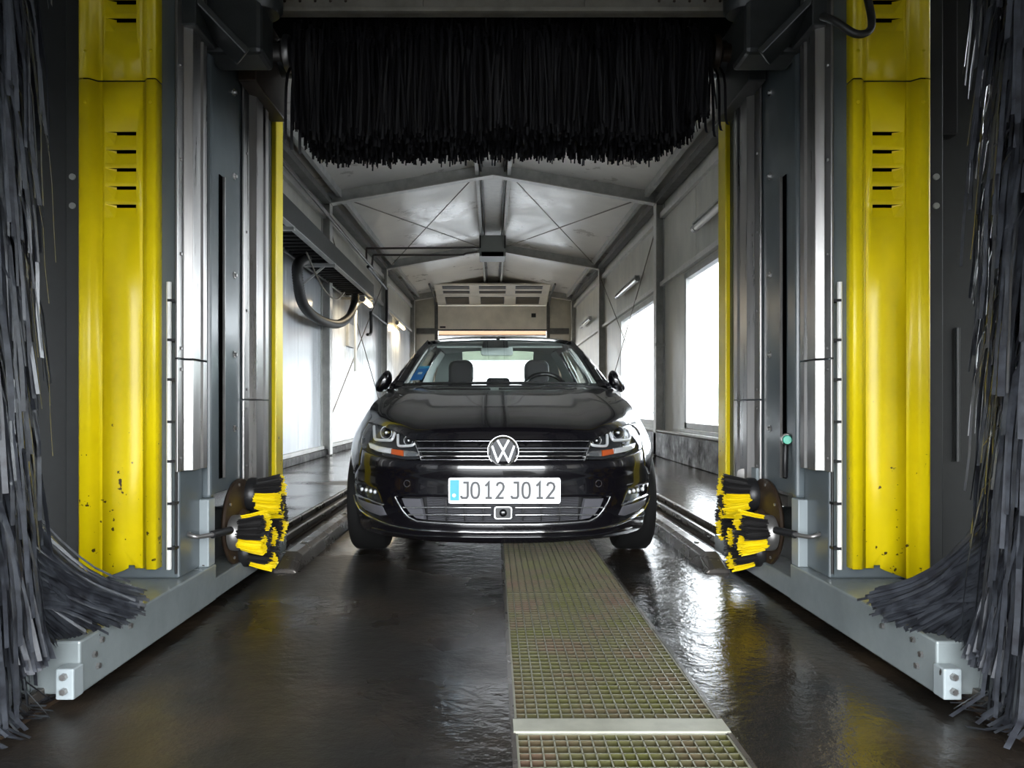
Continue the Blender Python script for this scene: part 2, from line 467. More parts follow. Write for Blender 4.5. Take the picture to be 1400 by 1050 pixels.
def patch(poly, surf, holes=(), grid=0.03, off=0.0, thick=0.02, lip=0.004, edge=0.03, lipw=0.006):
    """triangulated panel on a parametric surface, with a rounded rim and a turned-in edge"""
    mb = MB()
    outer = resample(poly, edge)
    hs = [resample(h, edge) for h in holes]
    pts = []; edges = []; low = set()
    def loop(l, lowd):
        b = len(pts)
        for p in l: pts.append(Vector(p))
        if lowd: low.update(range(b, b + len(l)))
        edges.extend((b + i, b + (i + 1) % len(l)) for i in range(len(l)))
    loop(outer, True)
    for h in hs: loop(h, True)
    nb = len(pts)
    if lip:
        ins = inset(outer, lipw)
        for p in ins: pts.append(Vector(p))
        for h in hs:
            for p in inset(h, -lipw): pts.append(Vector(p))
    xs = [p[0] for p in outer]; ys = [p[1] for p in outer]
    nx = int((max(xs) - min(xs)) / grid) + 1; ny = int((max(ys) - min(ys)) / grid) + 1
    guard = inset(outer, grid * 0.45)
    allb = [Vector(p) for l in [outer] + hs for p in l]
    for i in range(1, nx):
        for j in range(1, ny):
            q = (min(xs) + (max(xs) - min(xs)) * i / nx, min(ys) + (max(ys) - min(ys)) * j / ny)
            if inpoly(q, outer) and not any(inpoly(q, h) for h in hs):
                if min((Vector(q) - b).length_squared for b in allb) > (grid * 0.5) ** 2: pts.append(Vector(q))
    vo, eo, fo, ov, oe, of = delaunay_2d_cdt([Vector((p[0], p[1])) for p in pts], edges, [], 0, 1e-6)
    idx = {}
    fs = []
    lowo = [any(k in low for k in o) for o in ov]
    for f in fo:
        c = (sum(vo[i][0] for i in f) / len(f), sum(vo[i][1] for i in f) / len(f))
        if inpoly(c, outer) and not any(inpoly(c, h) for h in hs): fs.append(tuple(f))
    vs = [surf(p[0], p[1], off - (lip if lowo[i] else 0)) for i, p in enumerate(vo)]
    base = len(vs)
    mb.add(vs, fs)
    if thick:
        cnt = {}
        for f in fs:
            for k in range(len(f)):
                e = (f[k], f[(k + 1) % len(f)]); cnt[e] = cnt.get(e, 0) + 1
        for (a, b) in list(cnt):
            if (b, a) not in cnt:
                pa, pb = vo[a], vo[b]
                mb.add([surf(pa[0], pa[1], off - lip), surf(pb[0], pb[1], off - lip), surf(pb[0], pb[1], off - lip - thick), surf(pa[0], pa[1], off - lip - thick)], [(0, 3, 2, 1)])
    return mb

# ================================================================== SETTING
GX = 0.043            # centre line of the gantry and of the car lane
def struct(o): o['kind'] = 'structure'; return o

PX0, PX1, PY0, PY1 = 0.058, 0.60, 1.0, 4.9       # drain pit under the gratings
fl = MB()
fl.box(-HX - .3, PX0, HALL_Y0 - .3, HALL_Y1 + .3, -0.3, 0)
fl.box(PX1, HX + .3, HALL_Y0 - .3, HALL_Y1 + .3, -0.3, 0)
fl.box(PX0, PX1, HALL_Y0 - .3, PY0, -0.3, 0)
fl.box(PX0, PX1, PY1, HALL_Y1 + .3, -0.3, 0)
floor = struct(fl.build('floor', 'floor'))
pit = MB(); pit.box(PX0, PX1, PY0, PY1, -0.3, -0.14)
pit.build('pit_bottom', 'pit', floor)
for x_ in (PX0 - .012, PX1):
    MB().box(x_, x_ + .012, PY0, PY1, -.05, .003).build('pit_edge', 'curb', floor)

def zdeck(x, y): return 4.95 - 0.175 * abs(x) + 0.02 * (y - 12.4)
# roof slopes
cm = MB()
for s in (-1, 1):
    a, b = 0.0, s * (HX + .12)
    y0, y1 = HALL_Y0, HALL_Y1 + .1
    vs = [(a, y0, zdeck(a, y0)), (b, y0, zdeck(b, y0)), (b, y1, zdeck(b, y1)), (a, y1, zdeck(a, y1))]
    vs += [(x, y, z + .08) for x, y, z in vs]
    cm.add(vs, [(0, 3, 2, 1), (4, 5, 6, 7), (0, 1, 5, 4), (1, 2, 6, 5), (2, 3, 7, 6), (3, 0, 4, 7)])
ceiling = struct(cm.build('ceiling', 'ceil'))
ZT = 4.75
# left wall: backing plus panels
wl = struct(MB().box(-HX - .12, -HX - .02, HALL_Y0, HALL_Y1, 0, ZT).build('wall_left', 'wallg'))
y = HALL_Y0
while y < HALL_Y1 - .05:
    y2 = min(y + 1.15, HALL_Y1)
    MB().box(-HX - .02, -HX, y + .004, y2 - .004, 0.12, 3.46).build('panel', 'wallp', wl, bevel=.004)
    y = y2
MB().box(-HX - .02, -HX + .012, HALL_Y0, HALL_Y1, 3.46, ZT).build('upper_panel', 'wallg', wl)
struct(MB().box(-HX, -HX + .10, HALL_Y0, HALL_Y1, 0, .11).build('baseboard_left', 'plinth', bevel=.01))
tl = struct(MB().box(-HX, -HX + .05, HALL_Y0, HALL_Y1, .11, .17).build('trim_1', 'frame', bevel=.005))
# right wall with window openings
WZ0, WZ1 = 0.56, 2.76
WIN = [(2.9, 4.6), (5.2, 10.9), (12.75, 16.4)]  # nearest opening is out of view, added and sized for its light
ww = MB()
ys = [HALL_Y0]
for a, b in WIN: ys += [a, b]
ys.append(HALL_Y1)
for i in range(0, len(ys), 2): ww.box(HX, HX + .12, ys[i], ys[i + 1], 0, ZT)
for a, b in WIN:
    ww.box(HX, HX + .12, a, b, 0, WZ0); ww.box(HX, HX + .12, a, b, WZ1, ZT)
wr = struct(ww.build('wall_right', 'wallg'))
y = HALL_Y0
while y < HALL_Y1 - .05:
    y2 = min(y + 2.2, HALL_Y1)
    MB().box(HX - .015, HX, y + .006, y2 - .006, 2.98, 3.98).build('panel', 'wallg', wr, bevel=.004)
    y = y2
for i, (a, b) in enumerate(WIN):
    f = MB()
    for (p, q, r, t) in [(a - .07, a + .03, WZ0 - .05, WZ1 + .05), (b - .03, b + .07, WZ0 - .05, WZ1 + .05)]:
        f.box(HX - .03, HX + .05, p, q, r, t)
    f.box(HX - .03, HX + .05, a - .07, b + .07, WZ0 - .06, WZ0 + .03); f.box(HX - .03, HX + .05, a - .07, b + .07, WZ1 - .03, WZ1 + .06)
    wo = struct(f.build('window_%d' % (i + 1), 'frame'))
    MB().box(HX + .02, HX + .026, a, b, WZ0, WZ1).build('pane', 'pane', wo)
    MB().box(HX - .09, HX, a - .1, b + .1, WZ0 - .11, WZ0 - .06).build('sill', 'frame', wo, bevel=.006)
    portal((HX + .14, (a + b) / 2, (WZ0 + WZ1) / 2), (pi / 2, 0, -pi / 2 + pi), b - a, WZ1 - WZ0).rotation_euler = (0, pi / 2, 0)
bp = struct(MB().box(HX - .16, HX, HALL_Y0, HALL_Y1, 0, .40).build('baseboard_right', 'plinth', bevel=.01))
MB().tube([(HX - .13, HALL_Y0 + .1, .425), (HX - .13, 24.5, .425)], .028, 10).build('pipe', 'frame', bp, smooth=60)
# end wall with the sectional door opening
DX0, DX1, DZ = -1.95, 1.90, 4.42
we = MB()
we.box(-HX - .1, DX0, HALL_Y1, HALL_Y1 + .15, 0, 4.95); we.box(DX1, HX + .1, HALL_Y1, HALL_Y1 + .15, 0, 4.95)
we.box(DX0, DX1, HALL_Y1, HALL_Y1 + .15, DZ, 5.3)
wb = struct(we.build('wall_back', 'wallb'))
for s, (a, b) in ((-1, (-2.72, -2.02)), (1, (1.98, 2.7))):
    MB().box(a, b, HALL_Y1 - .02, HALL_Y1, 0.1, 2.6).build('panel', 'doorp', wb)
    MB().box(a, b, HALL_Y1 - .025, HALL_Y1, 2.66, 3.35).build('panel', 'doorp', wb)
    MB().box(a, b, HALL_Y1 - .03, HALL_Y1, 3.4, 3.6).build('rail', 'dframe', wb)
# unseen entrance wall behind the camera, gate head lowered to darken the gantry top
we = MB()
we.box(-HX - .1, -DOOR_W, HALL_Y0 - .15, HALL_Y0, 0, 4.75); we.box(DOOR_W, HX + .1, HALL_Y0 - .15, HALL_Y0, 0, 4.75)
we.box(-DOOR_W, DOOR_W, HALL_Y0 - .15, HALL_Y0, DOOR_H, 4.8)
struct(we.build('wall_front', 'wallb'))

# portal frames (columns + rafters), H sections
def zraf(x, y): return zdeck(x, y) - 0.22
n = 2
FR = [(6.0, 0), (12.4, 1), (19.0, 1), (25.6, 1)]
for fy, seen in FR:
    w_ = MB(); e_ = MB()
    for s in (-1, 1):
        xi, xo = s * 2.74, s * 2.895
        zt = zraf(xi, fy)
        w_.box(xi, xo, fy - .006, fy + .006, 0, zt + .1)
        w_.box(xo - s * .014, xo, fy - .09, fy + .09, 0, zt + .2)
        e_.box(xi - s * .0, xi + s * .014, fy - .09, fy + .09, 0, zt)
        # rafter web and flanges
        a0, a1 = s * 2.74, 0.0
        def q(x, z, t): return (x, fy + t, z)
        pl = [(s * 2.80, zraf(2.80, fy)), (0, zraf(0, fy)), (0, zdeck(0, fy)), (s * 2.80, zdeck(2.80, fy))]
        w_.prism(pl, q, -.006, .006)
        pl = [(s * 2.75, zraf(2.75, fy)), (0, zraf(0, fy)), (0, zraf(0, fy) + .014), (s * 2.75, zraf(2.75, fy) + .014)]
        e_.prism(pl, q, -.08, .08)
    n += 1
    root = struct(w_.build('trim_%d' % n, 'frame'))
    e_.build('flange', 'edge', root)
    if seen:
        for s in (-1, 1):
            MB().box(s * 2.70, s * 2.89, fy - .12, fy + .12, 0, .02).build('base_plate', 'dframe', root)
        MB().box(2.735, 2.9, fy - .1, fy - .006, 1.85, 1.9).build('stiffener', 'frame', root)
# eave beams, wall rails and ridge purlins running along the hall
def longbeam(x, z, wx, hz, mat, follow=True):
    global n
    n += 1
    mb = MB()
    y0, y1 = HALL_Y0 + .05, HALL_Y1 - .05
    d = 0.02 if follow else 0
    a0, a1 = z + d * (y0 - 12.4), z + d * (y1 - 12.4)
    vs = [(x - wx, y0, a0 - hz), (x + wx, y0, a0 - hz), (x + wx, y1, a1 - hz), (x - wx, y1, a1 - hz), (x - wx, y0, a0 + hz), (x + wx, y0, a0 + hz), (x + wx, y1, a1 + hz), (x - wx, y1, a1 + hz)]
    mb.add(vs, [(0, 3, 2, 1), (4, 5, 6, 7), (0, 1, 5, 4), (1, 2, 6, 5), (2, 3, 7, 6), (3, 0, 4, 7)])
    return struct(mb.build('trim_%d' % n, mat))
for s in (-1, 1):
    longbeam(s * 2.60, zdeck(2.6, 12.4) - .06, .035, .06, 'frame')
    longbeam(s * 2.80, 4.30, .07, .05, 'dframe')
    longbeam(s * 2.86, 4.06, .035, .05, 'edge')
    longbeam(s * 0.27, zdeck(.27, 12.4) - .08, .03, .08, 'frame')
    longbeam(s * 0.20, zdeck(.2, 12.4) - .06, .012, .045, 'dframe')
    if s > 0: longbeam(2.86, 2.90, .035, .035, 'edge', False)
    else: longbeam(-2.86, 3.46, .03, .04, 'frame', False)
longbeam(0, 4.90, .17, .012, 'edge')

# sectional door, half open
dr = MB()
dr.box(DX0 - .06, DX0, HALL_Y1 - .10, HALL_Y1, 0, DZ + .1); dr.box(DX1, DX1 + .06, HALL_Y1 - .10, HALL_Y1, 0, DZ + .1)
door = struct(dr.build('door_1', 'dframe'))
DB = 3.55
MB().box(DX0, DX1, HALL_Y1 - .08, HALL_Y1 - .03, DB, DZ - .03).build('door_section', 'doorp', door, bevel=.01)
MB().box(DX0, DX1, HALL_Y1 - .085, HALL_Y1 - .025, DB - .05, DB).build('door_seal', 'black', door)
for (a, b, c, d) in [(-1.88, -1.68, 3.60, 3.66), (1.36, 1.52, 3.98, 4.12)]:
    MB().box(a, b, HALL_Y1 - .10, HALL_Y1 - .08, c, d).build('handle', 'black', door)
# raised sections lean towards the hall
def slope(x, t, o=0.0):           # t 0..1 up the leaning part
    y0, z0, y1, z1 = HALL_Y1 - .06, DZ - .02, HALL_Y1 - 1.9, 4.86
    dy, dz = y1 - y0, z1 - z0; L = math.hypot(dy, dz)
    return (x, y0 + dy * t - dz / L * o * -1 * -1, z0 + dz * t + dy / L * o)
for (t0, t1) in ((0.0, 0.48), (0.49, 0.97)):
    mb = MB(); x0, x1 = DX0, DX1
    mb.add([slope(x0, t0), slope(x1, t0), slope(x1, t1), slope(x0, t1), slope(x0, t0, -.05), slope(x1, t0, -.05), slope(x1, t1, -.05), slope(x0, t1, -.05)],
           [(0, 3, 2, 1), (4, 5, 6, 7), (0, 1, 5, 4), (1, 2, 6, 5), (2, 3, 7, 6), (3, 0, 4, 7)])
    mb.build('door_section', 'doorp', door)
for (t0, t1) in ((0.10, 0.40), (0.60, 0.68), (0.80, 0.90)):
    for xc in (-1.24, -0.02, 1.20):
        hw = .38 if t0 < .5 else .42
        for nm, g, mt, o in (('pane_frame', .03, 'black', .012), ('door_pane', 0, 'dpane', .016)):
            mb = MB(); x0, x1 = xc - hw - g, xc + hw + g; k = g * .4
            mb.add([slope(x0, t0 - k, o), slope(x1, t0 - k, o), slope(x1, t1 + k, o), slope(x0, t1 + k, o), slope(x0, t0 - k, 0), slope(x1, t0 - k, 0), slope(x1, t1 + k, 0), slope(x0, t1 + k, 0)],
                   [(0, 3, 2, 1), (4, 5, 6, 7), (0, 1, 5, 4), (1, 2, 6, 5), (2, 3, 7, 6), (3, 0, 4, 7)])
            mb.build(nm, mt, door)
for x in (DX0 - .09, DX1 + .09):
    MB().tube(crom([(x, HALL_Y1 - .05, .05), (x, HALL_Y1 - .05, 3.9), (x, HALL_Y1 - .25, 4.45), (x, HALL_Y1 - 1.0, 4.66), (x, HALL_Y1 - 2.6, 4.74)]), .035, 6).build('track', 'dframe', door, smooth=60)
portal((0, HALL_Y1 + .2, DB / 2), (-pi / 2, 0, 0), 3.8, DB)

# outside
og = MB(); og.box(-60, 60, -60, 90, -.6, -.05)
struct(og.build('ground_outside', 'outgr'))
ks = empty('kiosk', (0, 36, -.05), 'white low building with an orange fascia beyond the far door', 'building')
MB().box(-5.6, 5.6, 36, 40, -.05, 4.3).build('wall', 'outwall', ks)
MB().box(-5.9, 5.9, 35.6, 40.4, 4.3, 6.6).build('fascia', 'orange', ks, bevel=.03)
MB().box(-4, 4, 35.95, 36.0, 3.1, 3.6).build('window_band', 'hedge', ks)

# parked van outside the right-hand windows, seen blurred through the panes
def van(x, y, label, c1, c2):
    r = empty('parked_van', (x, y, -.05), label, 'van')
    prof = [(-2.2, .35), (2.2, .35), (2.25, .9), (1.75, 1.05), (1.2, 1.75), (-2.15, 1.8), (-2.25, .9)]
    MB().prism(prof, lambda a, b, t: (x + t, y + a, b - .05), -.85, .85).build('body', c1, r, bevel=.05)
    MB().prism([(.15, 1.08), (1.55, 1.08), (1.12, 1.66), (.15, 1.66)], lambda a, b, t: (x + t, y + a, b - .05), -.87, .87).build('side_window', 'black', r)
    MB().box(x - .87, x + .87, y - 2.0, y + 2.0, .55, .8).build('stripe', c2, r)
    for a in (-1.4, 1.4):
        for s in (-1, 1):
            MB().lathe([(0, -.1), (.3, -.1), (.32, 0), (.3, .1), (0, .1)], (x + s * .8, y + a, .27), (1, 0, 0), 20).build('wheel', 'rubber', r, smooth=40)
van(9.5, 31.5, 'dark van with a red stripe parked outside the hall windows', 'navy', 'red')

# ================================================================== GRATINGS
def grating(y0, y1, label):
    r = empty('floor_grating', ((PX0 + PX1) / 2, y0, 0), label, 'grating', )
    f = MB(); t = .006
    f.box(PX0, PX0 + t, y0, y1, -.035, .001); f.box(PX1 - t, PX1, y0, y1, -.035, .001)
    f.box(PX0, PX1, y0, y0 + t, -.035, .001); f.box(PX0, PX1, y1 - t, y1, -.035, .001)
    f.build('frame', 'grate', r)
    nl = 16; base = None
    for i in range(1, nl + 1):
        x = PX0 + (PX1 - PX0) * i / (nl + 1)
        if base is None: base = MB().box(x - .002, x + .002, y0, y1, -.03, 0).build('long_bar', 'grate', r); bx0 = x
        else: instance(base, (x - bx0, 0, 0), r)
    nc = int((y1 - y0) / .0335); base = None
    for i in range(1, nc):
        yy = y0 + (y1 - y0) * i / nc
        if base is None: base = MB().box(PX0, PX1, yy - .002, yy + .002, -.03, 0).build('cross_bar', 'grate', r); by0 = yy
        else: instance(base, (0, yy - by0, 0), r)
grating(1.05, 1.87, 'short floor grating panel in front of the pale cross strip')
grating(1.96, 3.28, 'middle floor grating panel behind the pale cross strip')
grating(3.28, 4.86, 'rear floor grating panel running under the car bumper')
sp = MB(); sp.box(PX0 - .005, PX1 + .01, 1.875, 1.95, -.03, .006)
tag(sp.build('support_strip', 'pale'), 'pale steel cross strip between two floor grating panels', 'strip')

# wheel guide curbs and gantry tracks
for s, d, lab in ((-1, 'left', 'worn steel wheel guide on the floor beside the white panel wall'), (1, 'right', 'worn steel wheel guide on the floor beside the windows')):
    X = lambda q: GX + s * q
    r = empty('wheel_guide', (X(1.09), 3.7, 0), lab, 'wheel guide')
    sec = [(1.03, 0), (1.045, .055), (1.075, .075), (1.13, .075), (1.15, .055), (1.15, 0)]
    mb = MB()
    ys = [3.68, 3.85, 9.5]; rows = []
    for k, yy in enumerate(ys):
        rows.append([(X(a), yy, (b if k else b * .25)) for a, b in sec])
    vs = sum(rows, []); m_ = len(sec); fs = []
    for k in range(2):
        for i in range(m_ - 1): fs.append((k * m_ + i, k * m_ + i + 1, (k + 1) * m_ + i + 1, (k + 1) * m_ + i))
    fs.append(tuple(range(m_))); fs.append(tuple(range(2 * m_, 3 * m_)))
    mb.add(vs, fs); mb.build('rail', 'curb', r, bevel=.006)
    for yy in (4.1, 5.2, 6.3):
        MB().lathe([(0, .008), (.012, .008), (.018, 0)], (X(1.10), yy, .074), (0, 0, 1), 12).build('bolt', 'steel', r)
    r = empty('gantry_track', (X(1.4), 2, 0), 'dark gantry running track on the floor beside the ' + ('white panel wall' if s < 0 else 'windows'), 'track')
    MB().box(X(1.28), X(1.52), 1.6, 16, 0, .012).build('bed_plate', 'rust', r)
    for q in (1.30, 1.42):
        MB().box(X(q), X(q + .022), 1.6, 16, .012, .05).build('running_rail', 'curb', r, bevel=.004)

# ================================================================== GANTRY
gan = empty('wash_gantry', (GX, 3.0, 0), 'car wash gantry with yellow covers, steel guide rails and a cross beam', 'car wash')
ZG = 3.0
def leg(s):
    X = lambda q: GX + s * q
    # pedestal
    MB().box(X(1.20), X(1.52), 2.05, 3.06, .03, .18).build('pedestal', 'galv', gan, bevel=.006)
    MB().box(X(1.205), X(1.36), 3.06, 4.12, .03, .118).build('pedestal', 'galv', gan, bevel=.006)
    MB().box(X(1.36), X(1.52), 3.06, 4.12, .03, .30).build('pedestal_back', 'dgrey', gan)
    e = MB().box(X(1.19), X(1.24), 2.0, 2.05, .035, .12).build('buffer_bracket', 'lgrey', gan, bevel=.004)
    for z in (.06, .1):
        MB().lathe([(0, -.012), (.009, -.012), (.010, 0)], (X(1.215), 2.0, z), (0, 1, 0), 6).build('bolt', 'steel', e)
    for yy, zz in ((2.12, .12), (2.16, .15), (2.14, .08), (2.33, .14)):
        MB().lathe([(0, .008), (.009, .008), (.010, 0)], (X(1.20), yy, zz), (-s, 0, 0), 6).build('bolt', 'steel', gan)
    # leg body
    MB().box(X(1.243), X(1.60), 2.80, 3.02, .18, ZG).build('leg_front', 'grey', gan, bevel=.008)
    MB().box(X(1.25), X(1.60), 3.02, 3.95, .457, ZG).build('leg_body', 'grey', gan, bevel=.006)
    MB().box(X(1.205), X(1.30), 2.99, 3.06, .18, .457).build('lower_plate', 'lgrey', gan, bevel=.005)
    MB().box(X(1.215), X(1.26), 3.035, 3.085, .457, ZG).build('corner_post', 'lgrey' if False else 'grey', gan, bevel=.012)
    MB().box(X(1.55), X(1.60), 3.06, 3.95, .03, .457).build('outer_plate', 'dgrey', gan)
    MB().box(X(1.60), X(1.67), 2.78, 3.0, .05, ZG).build('outer_post', 'sdark', gan, bevel=.006)
    MB().box(X(1.67), X(2.25), 2.92, 2.95, .05, ZG).build('splash_plate', 'sdark', gan)
    for z in (1.71, 1.6):
        MB().lathe([(0, -.006), (.012, -.006), (.012, 0)], (X(1.64), 2.78, z), (0, 1, 0), 12).build('cap', 'heater', gan)
    # guide rails: hat-profile stainless extrusions facing the lane
    def guide(y0, y1, z0, zj, bolts):
        wd = y1 - y0
        sec = [(1.245, 0), (1.235, 0), (1.235, .20), (1.205, .27), (1.205, .55), (1.222, .60), (1.205, .66), (1.205, .80), (1.235, .86), (1.235, 1), (1.245, 1)]
        for (a, b) in ((z0, zj - .003), (zj + .003, ZG)):
            mb = MB(); mb.prism([(q, y0 + t * wd) for q, t in sec], lambda q, yy, z: (X(q), yy, z), a, b)
            g = mb.build('guide_rail', 'steel', gan, bevel=.002)
            for z in bolts:
                if a < z < b:
                    MB().lathe([(0, .006), (.006, .006), (.007, 0)], (X(1.235), y0 + .1 * wd, z), (-s, 0, 0), 8).build('bolt', 'steelm', g)
    guide(2.765, 3.025, .59, 1.02, [.64, .98, 1.06, 1.42, 1.78, 2.14, 2.4])
    guide(3.50, 3.86, .46, .87, [.55, .83, .92, 1.3, 1.68, 2.06])
    # slot, bolts
    MB().box(X(1.246), X(1.26), 3.22, 3.255, .52, 1.86).build('slot', 'shade_black', gan)  # near-black strip on the leg face, painted for the shade in the slot
    MB().bar((X(1.243), 3.262, .52), (X(1.243), 3.262, 1.86), .012, .006, (0, 1, 0)).build('slot_lip', 'steelm', gan)
    for z in (.735, 1.08, 1.45, 1.91, 2.3):
        MB().lathe([(0, .014), (.008, .014), (.009, .004), (.016, .004), (.016, 0)], (X(1.25), 3.41, z), (-s, 0, 0), 6).build('bolt', 'steel', gan)
    # fluorescent-like hose tube with cable clips on the front
    MB().tube([(X(1.272), 2.775, .22), (X(1.272), 2.775, 1.31)], .0095, 10).build('spray_pipe', 'white', gan, smooth=60)
    MB().tube([(X(1.252), 2.79, .20), (X(1.251), 2.79, .6), (X(1.252), 2.79, ZG)], .005, 6).build('cable', 'hose', gan, smooth=60)
    for z in (.30, .47, .63, .78, .94, 1.09, 1.24):
        MB().box(X(1.245), X(1.275), 2.765, 2.80, z - .005, z + .005).build('clip', 'black', gan)
    # yellow front cover, two pieces
    def cover(z0, z1, louv, cut):
        inner, outer = 1.31, 1.605
        def pf(q, z, o): return (X(q), 2.768 - o, z)
        ym, yr = 2.772, 2.748
        # flanges: profile strips (inner flange, inner ridge, outer ridge, outer flange + return)
        def strip(pr, za, zb):
            mb = MB(); k = len(pr)
            vs = [(X(q), yy, za if not callable(za) else za(q)) for q, yy in pr] + [(X(q), yy, zb) for q, yy in pr]
            mb.add(vs, [(i, i + 1, k + i + 1, k + i) for i in range(k - 1)])
            return mb
        zb = (lambda q: z0 - max(0, (q - 1.42)) * cut) if cut else z0
        A = strip([(inner, 2.85), (inner, 2.755), (inner + .004, 2.750), (inner + .034, 2.750), (inner + .042, 2.757), (inner + .052, ym), (inner + .060, ym)], zb, z1)
        B = strip([(outer - .082, ym), (outer - .066, ym), (outer - .050, 2.755), (outer - .040, yr), (outer - .012, yr), (outer - .003, 2.752), (outer, 2.762), (outer, 2.86)], zb, z1)
        A.add(B.v, B.f)
        lo, hi = inner + .060, outer - .082
        holes = []
        lx0, lx1 = 1.395, 1.512
        if s > 0 or True:
            for zt in louv: holes.append([(lx0, zt - .050), (lx1, zt - .050), (lx1, zt), (lx0, zt)])
        poly = [(lo, z0), (1.40, z0), (1.40, z0 + .012), (1.425, z0 + .012), (1.425, z0), (1.44, z0 - .02 * cut), (hi, z0 - (hi - 1.42) * cut), (hi, z1), (lo, z1)] if cut else [(lo, z0), (hi, z0), (hi, z1), (lo, z1)]
        fp = patch(poly, lambda q, z, o: (X(q), ym - o, z), holes, grid=.12, lip=0, thick=0, edge=.5)
        A.add(fp.v, fp.f)
        c = A.build('cover', 'yellow', gan, smooth=35)
        c.modifiers.new('solid', 'SOLIDIFY').thickness = .003
        for zt in louv:
            mb = MB()
            # pressed-in blade: flush at the bottom and at the outer end, deep at the slit
            q0, q1, qm = lx0, lx1, lx1 - .035
            dp = .016; sl = zt - .009
            v = [(X(q0), ym, zt - .050), (X(qm), ym, zt - .050), (X(qm), ym + dp, sl), (X(q0), ym + dp, sl),
                 (X(q1), ym, zt - .050), (X(q1), ym, zt), (X(q0), ym, sl), (X(qm), ym + dp, zt)]
            mb.add(v, [(0, 1, 2, 3), (1, 4, 5, 2), (0, 3, 6), (2, 5, 7)])
            mb.build('louver', 'yellow', c)
            MB().box(X(q0 - .004), X(q1 + .004), ym + .026, ym + .028, zt - .06, zt + .02).build('louver_shade_sheet', 'shade_black', c)  # black sheet behind the slit, stands in for the shade inside
        for z in (z0 + .1 if not cut else z1 - .085, ):
            for q in (inner + .02, outer - .03):
                MB().lathe([(0, .004), (.006, .003), (.008, 0)], (X(q), 2.749, z), (0, -1, 0), 10).build('rivet', 'yellow', c)
    cover(.225, 2.068, [1.880 - .069 * k for k in range(5)], .38)
    cover(2.074, ZG, [2.310, 2.379, 2.448], 0)
    # far-side yellow cover edge
    mb = MB(); mb.box(X(1.225), X(1.275), 3.99, 4.12, .13, 2.52); mb.build('far_cover', 'yellow', gan, bevel=.006)
    MB().box(X(1.25), X(1.60), 3.95, 3.99, .457, ZG).build('back_frame', 'dgrey', gan)
    # upper carriage blocks, braces, drive cover
    MB().box(X(1.15), X(1.235), 3.42, 3.92, 2.36, 2.75).build('brush_carriage', 'rust' if s < 0 else 'dgrey', gan, bevel=.006)
    MB().box(X(1.18), X(1.24), 2.8, 3.0, 2.30, 2.42).build('rail_head', 'dgrey', gan, bevel=.005)
    mb = MB()
    mb.prism([(1.36, 2.62), (1.46, 2.62), (1.10, 2.14), (1.065, 2.16)], lambda q, z, t: (X(q), t, z), 2.70, 2.74) if False else None
    mb.prism([(1.30, 2.48), (1.44, 2.62), (1.06, 2.16), (1.06, 2.14), (1.12, 2.14)], lambda q, z, t: (X(q), t, z), 2.84, 2.90) if False else None
    mb.bar((X(1.42), 2.72, 2.60), (X(1.06), 2.98, 2.26), .03, .13, (0, -1, 0.4))
    mb.build('brace', 'dgrey', gan, bevel=.005)
    MB().box(X(1.00), X(1.24), 3.02, 3.2, 2.30, 2.75).build('gusset', 'dgrey', gan, bevel=.02)
    # drive motor housing
    MB().lathe([(0, 0), (.07, 0), (.085, .02), (.085, .16), (.06, .18), (0, .18)], (X(1.02), 3.1, 2.50), (0, 0, 1), 20).build('motor', 'dgrey', gan, smooth=40)
    # hydraulic elbow
    MB().tube(crom([(X(1.25), 2.90, .335), (X(1.235), 2.87, .335), (X(1.20), 2.88, .325), (X(1.16), 3.00, .32)]), .009, 8).build('hose_elbow', 'steelm', gan, smooth=60)
    MB().cyl((X(1.175), 2.95, .321), (X(1.14), 3.06, .32), .016, 10).build('hose_nut', 'black', gan, smooth=40)
leg(-1); leg(1)
# cross beams over the lane
cb = MB(); cb.box(GX - 1.06, GX + 1.10, 3.36, 3.42, 2.655, 3.0); cb.box(GX - 1.06, GX + 1.10, 3.33, 3.36, 2.64, 2.66)
cb = cb.build('cross_beam', 'beam', gan, bevel=.004)
for x in (-.36, .46):
    MB().box(x - .04, x + .04, 3.345, 3.36, 2.66, 3.0).build('joint_plate', 'beam', cb)
for i in range(10):
    for s in (-1, 1):
        if i < 5: MB().lathe([(0, .004), (.006, .003), (.007, 0)], (GX + s * (.72 + i * .07), 3.36, 2.70), (0, -1, 0), 8).build('bolt', 'rust', cb)
MB().box(GX - 1.24, GX + 1.24, 2.8, 3.1, 2.86, 3.0).build('cross_beam', 'dgrey', gan)
MB().box(GX - 1.24, GX + 1.24, 3.9, 4.1, 2.80, 3.0).build('cross_beam', 'dgrey', gan)
MB().box(GX - 1.7, GX + 1.7, 2.75, 4.1, 3.0, 3.06).build('top_cover', 'dgrey', gan)
# green valve button and its plate on the window-side leg
X = GX + 1.243
MB().lathe([(0, .05), (.017, .05), (.020, .045), (.020, .02)], (X - .012, 3.17, .695), (-.35, -1, 0), 14).build('valve_button', 'green', gan, smooth=40)
MB().lathe([(.024, .02), (.026, .01), (.026, -.03), (0, -.03)], (X - .012, 3.17, .695), (-.35, -1, 0), 14).build('valve_body', 'steel', gan, smooth=40)
MB().tube(crom([(X - .005, 3.2, .68), (X - .012, 3.19, .60), (X - .008, 3.2, .53)]), .012, 8).build('valve_hose', 'black', gan, smooth=60)
MB().box(X - .02, X + .0, 3.52, 3.62, .46, .54).build('sensor_plate', 'lgrey', gan)
MB().lathe([(0, .03), (.028, .03), (.030, 0)], (X - .03, 3.66, .50), (-.6, -1, 0), 14).build('sensor_eye', 'steelm', gan, smooth=40)
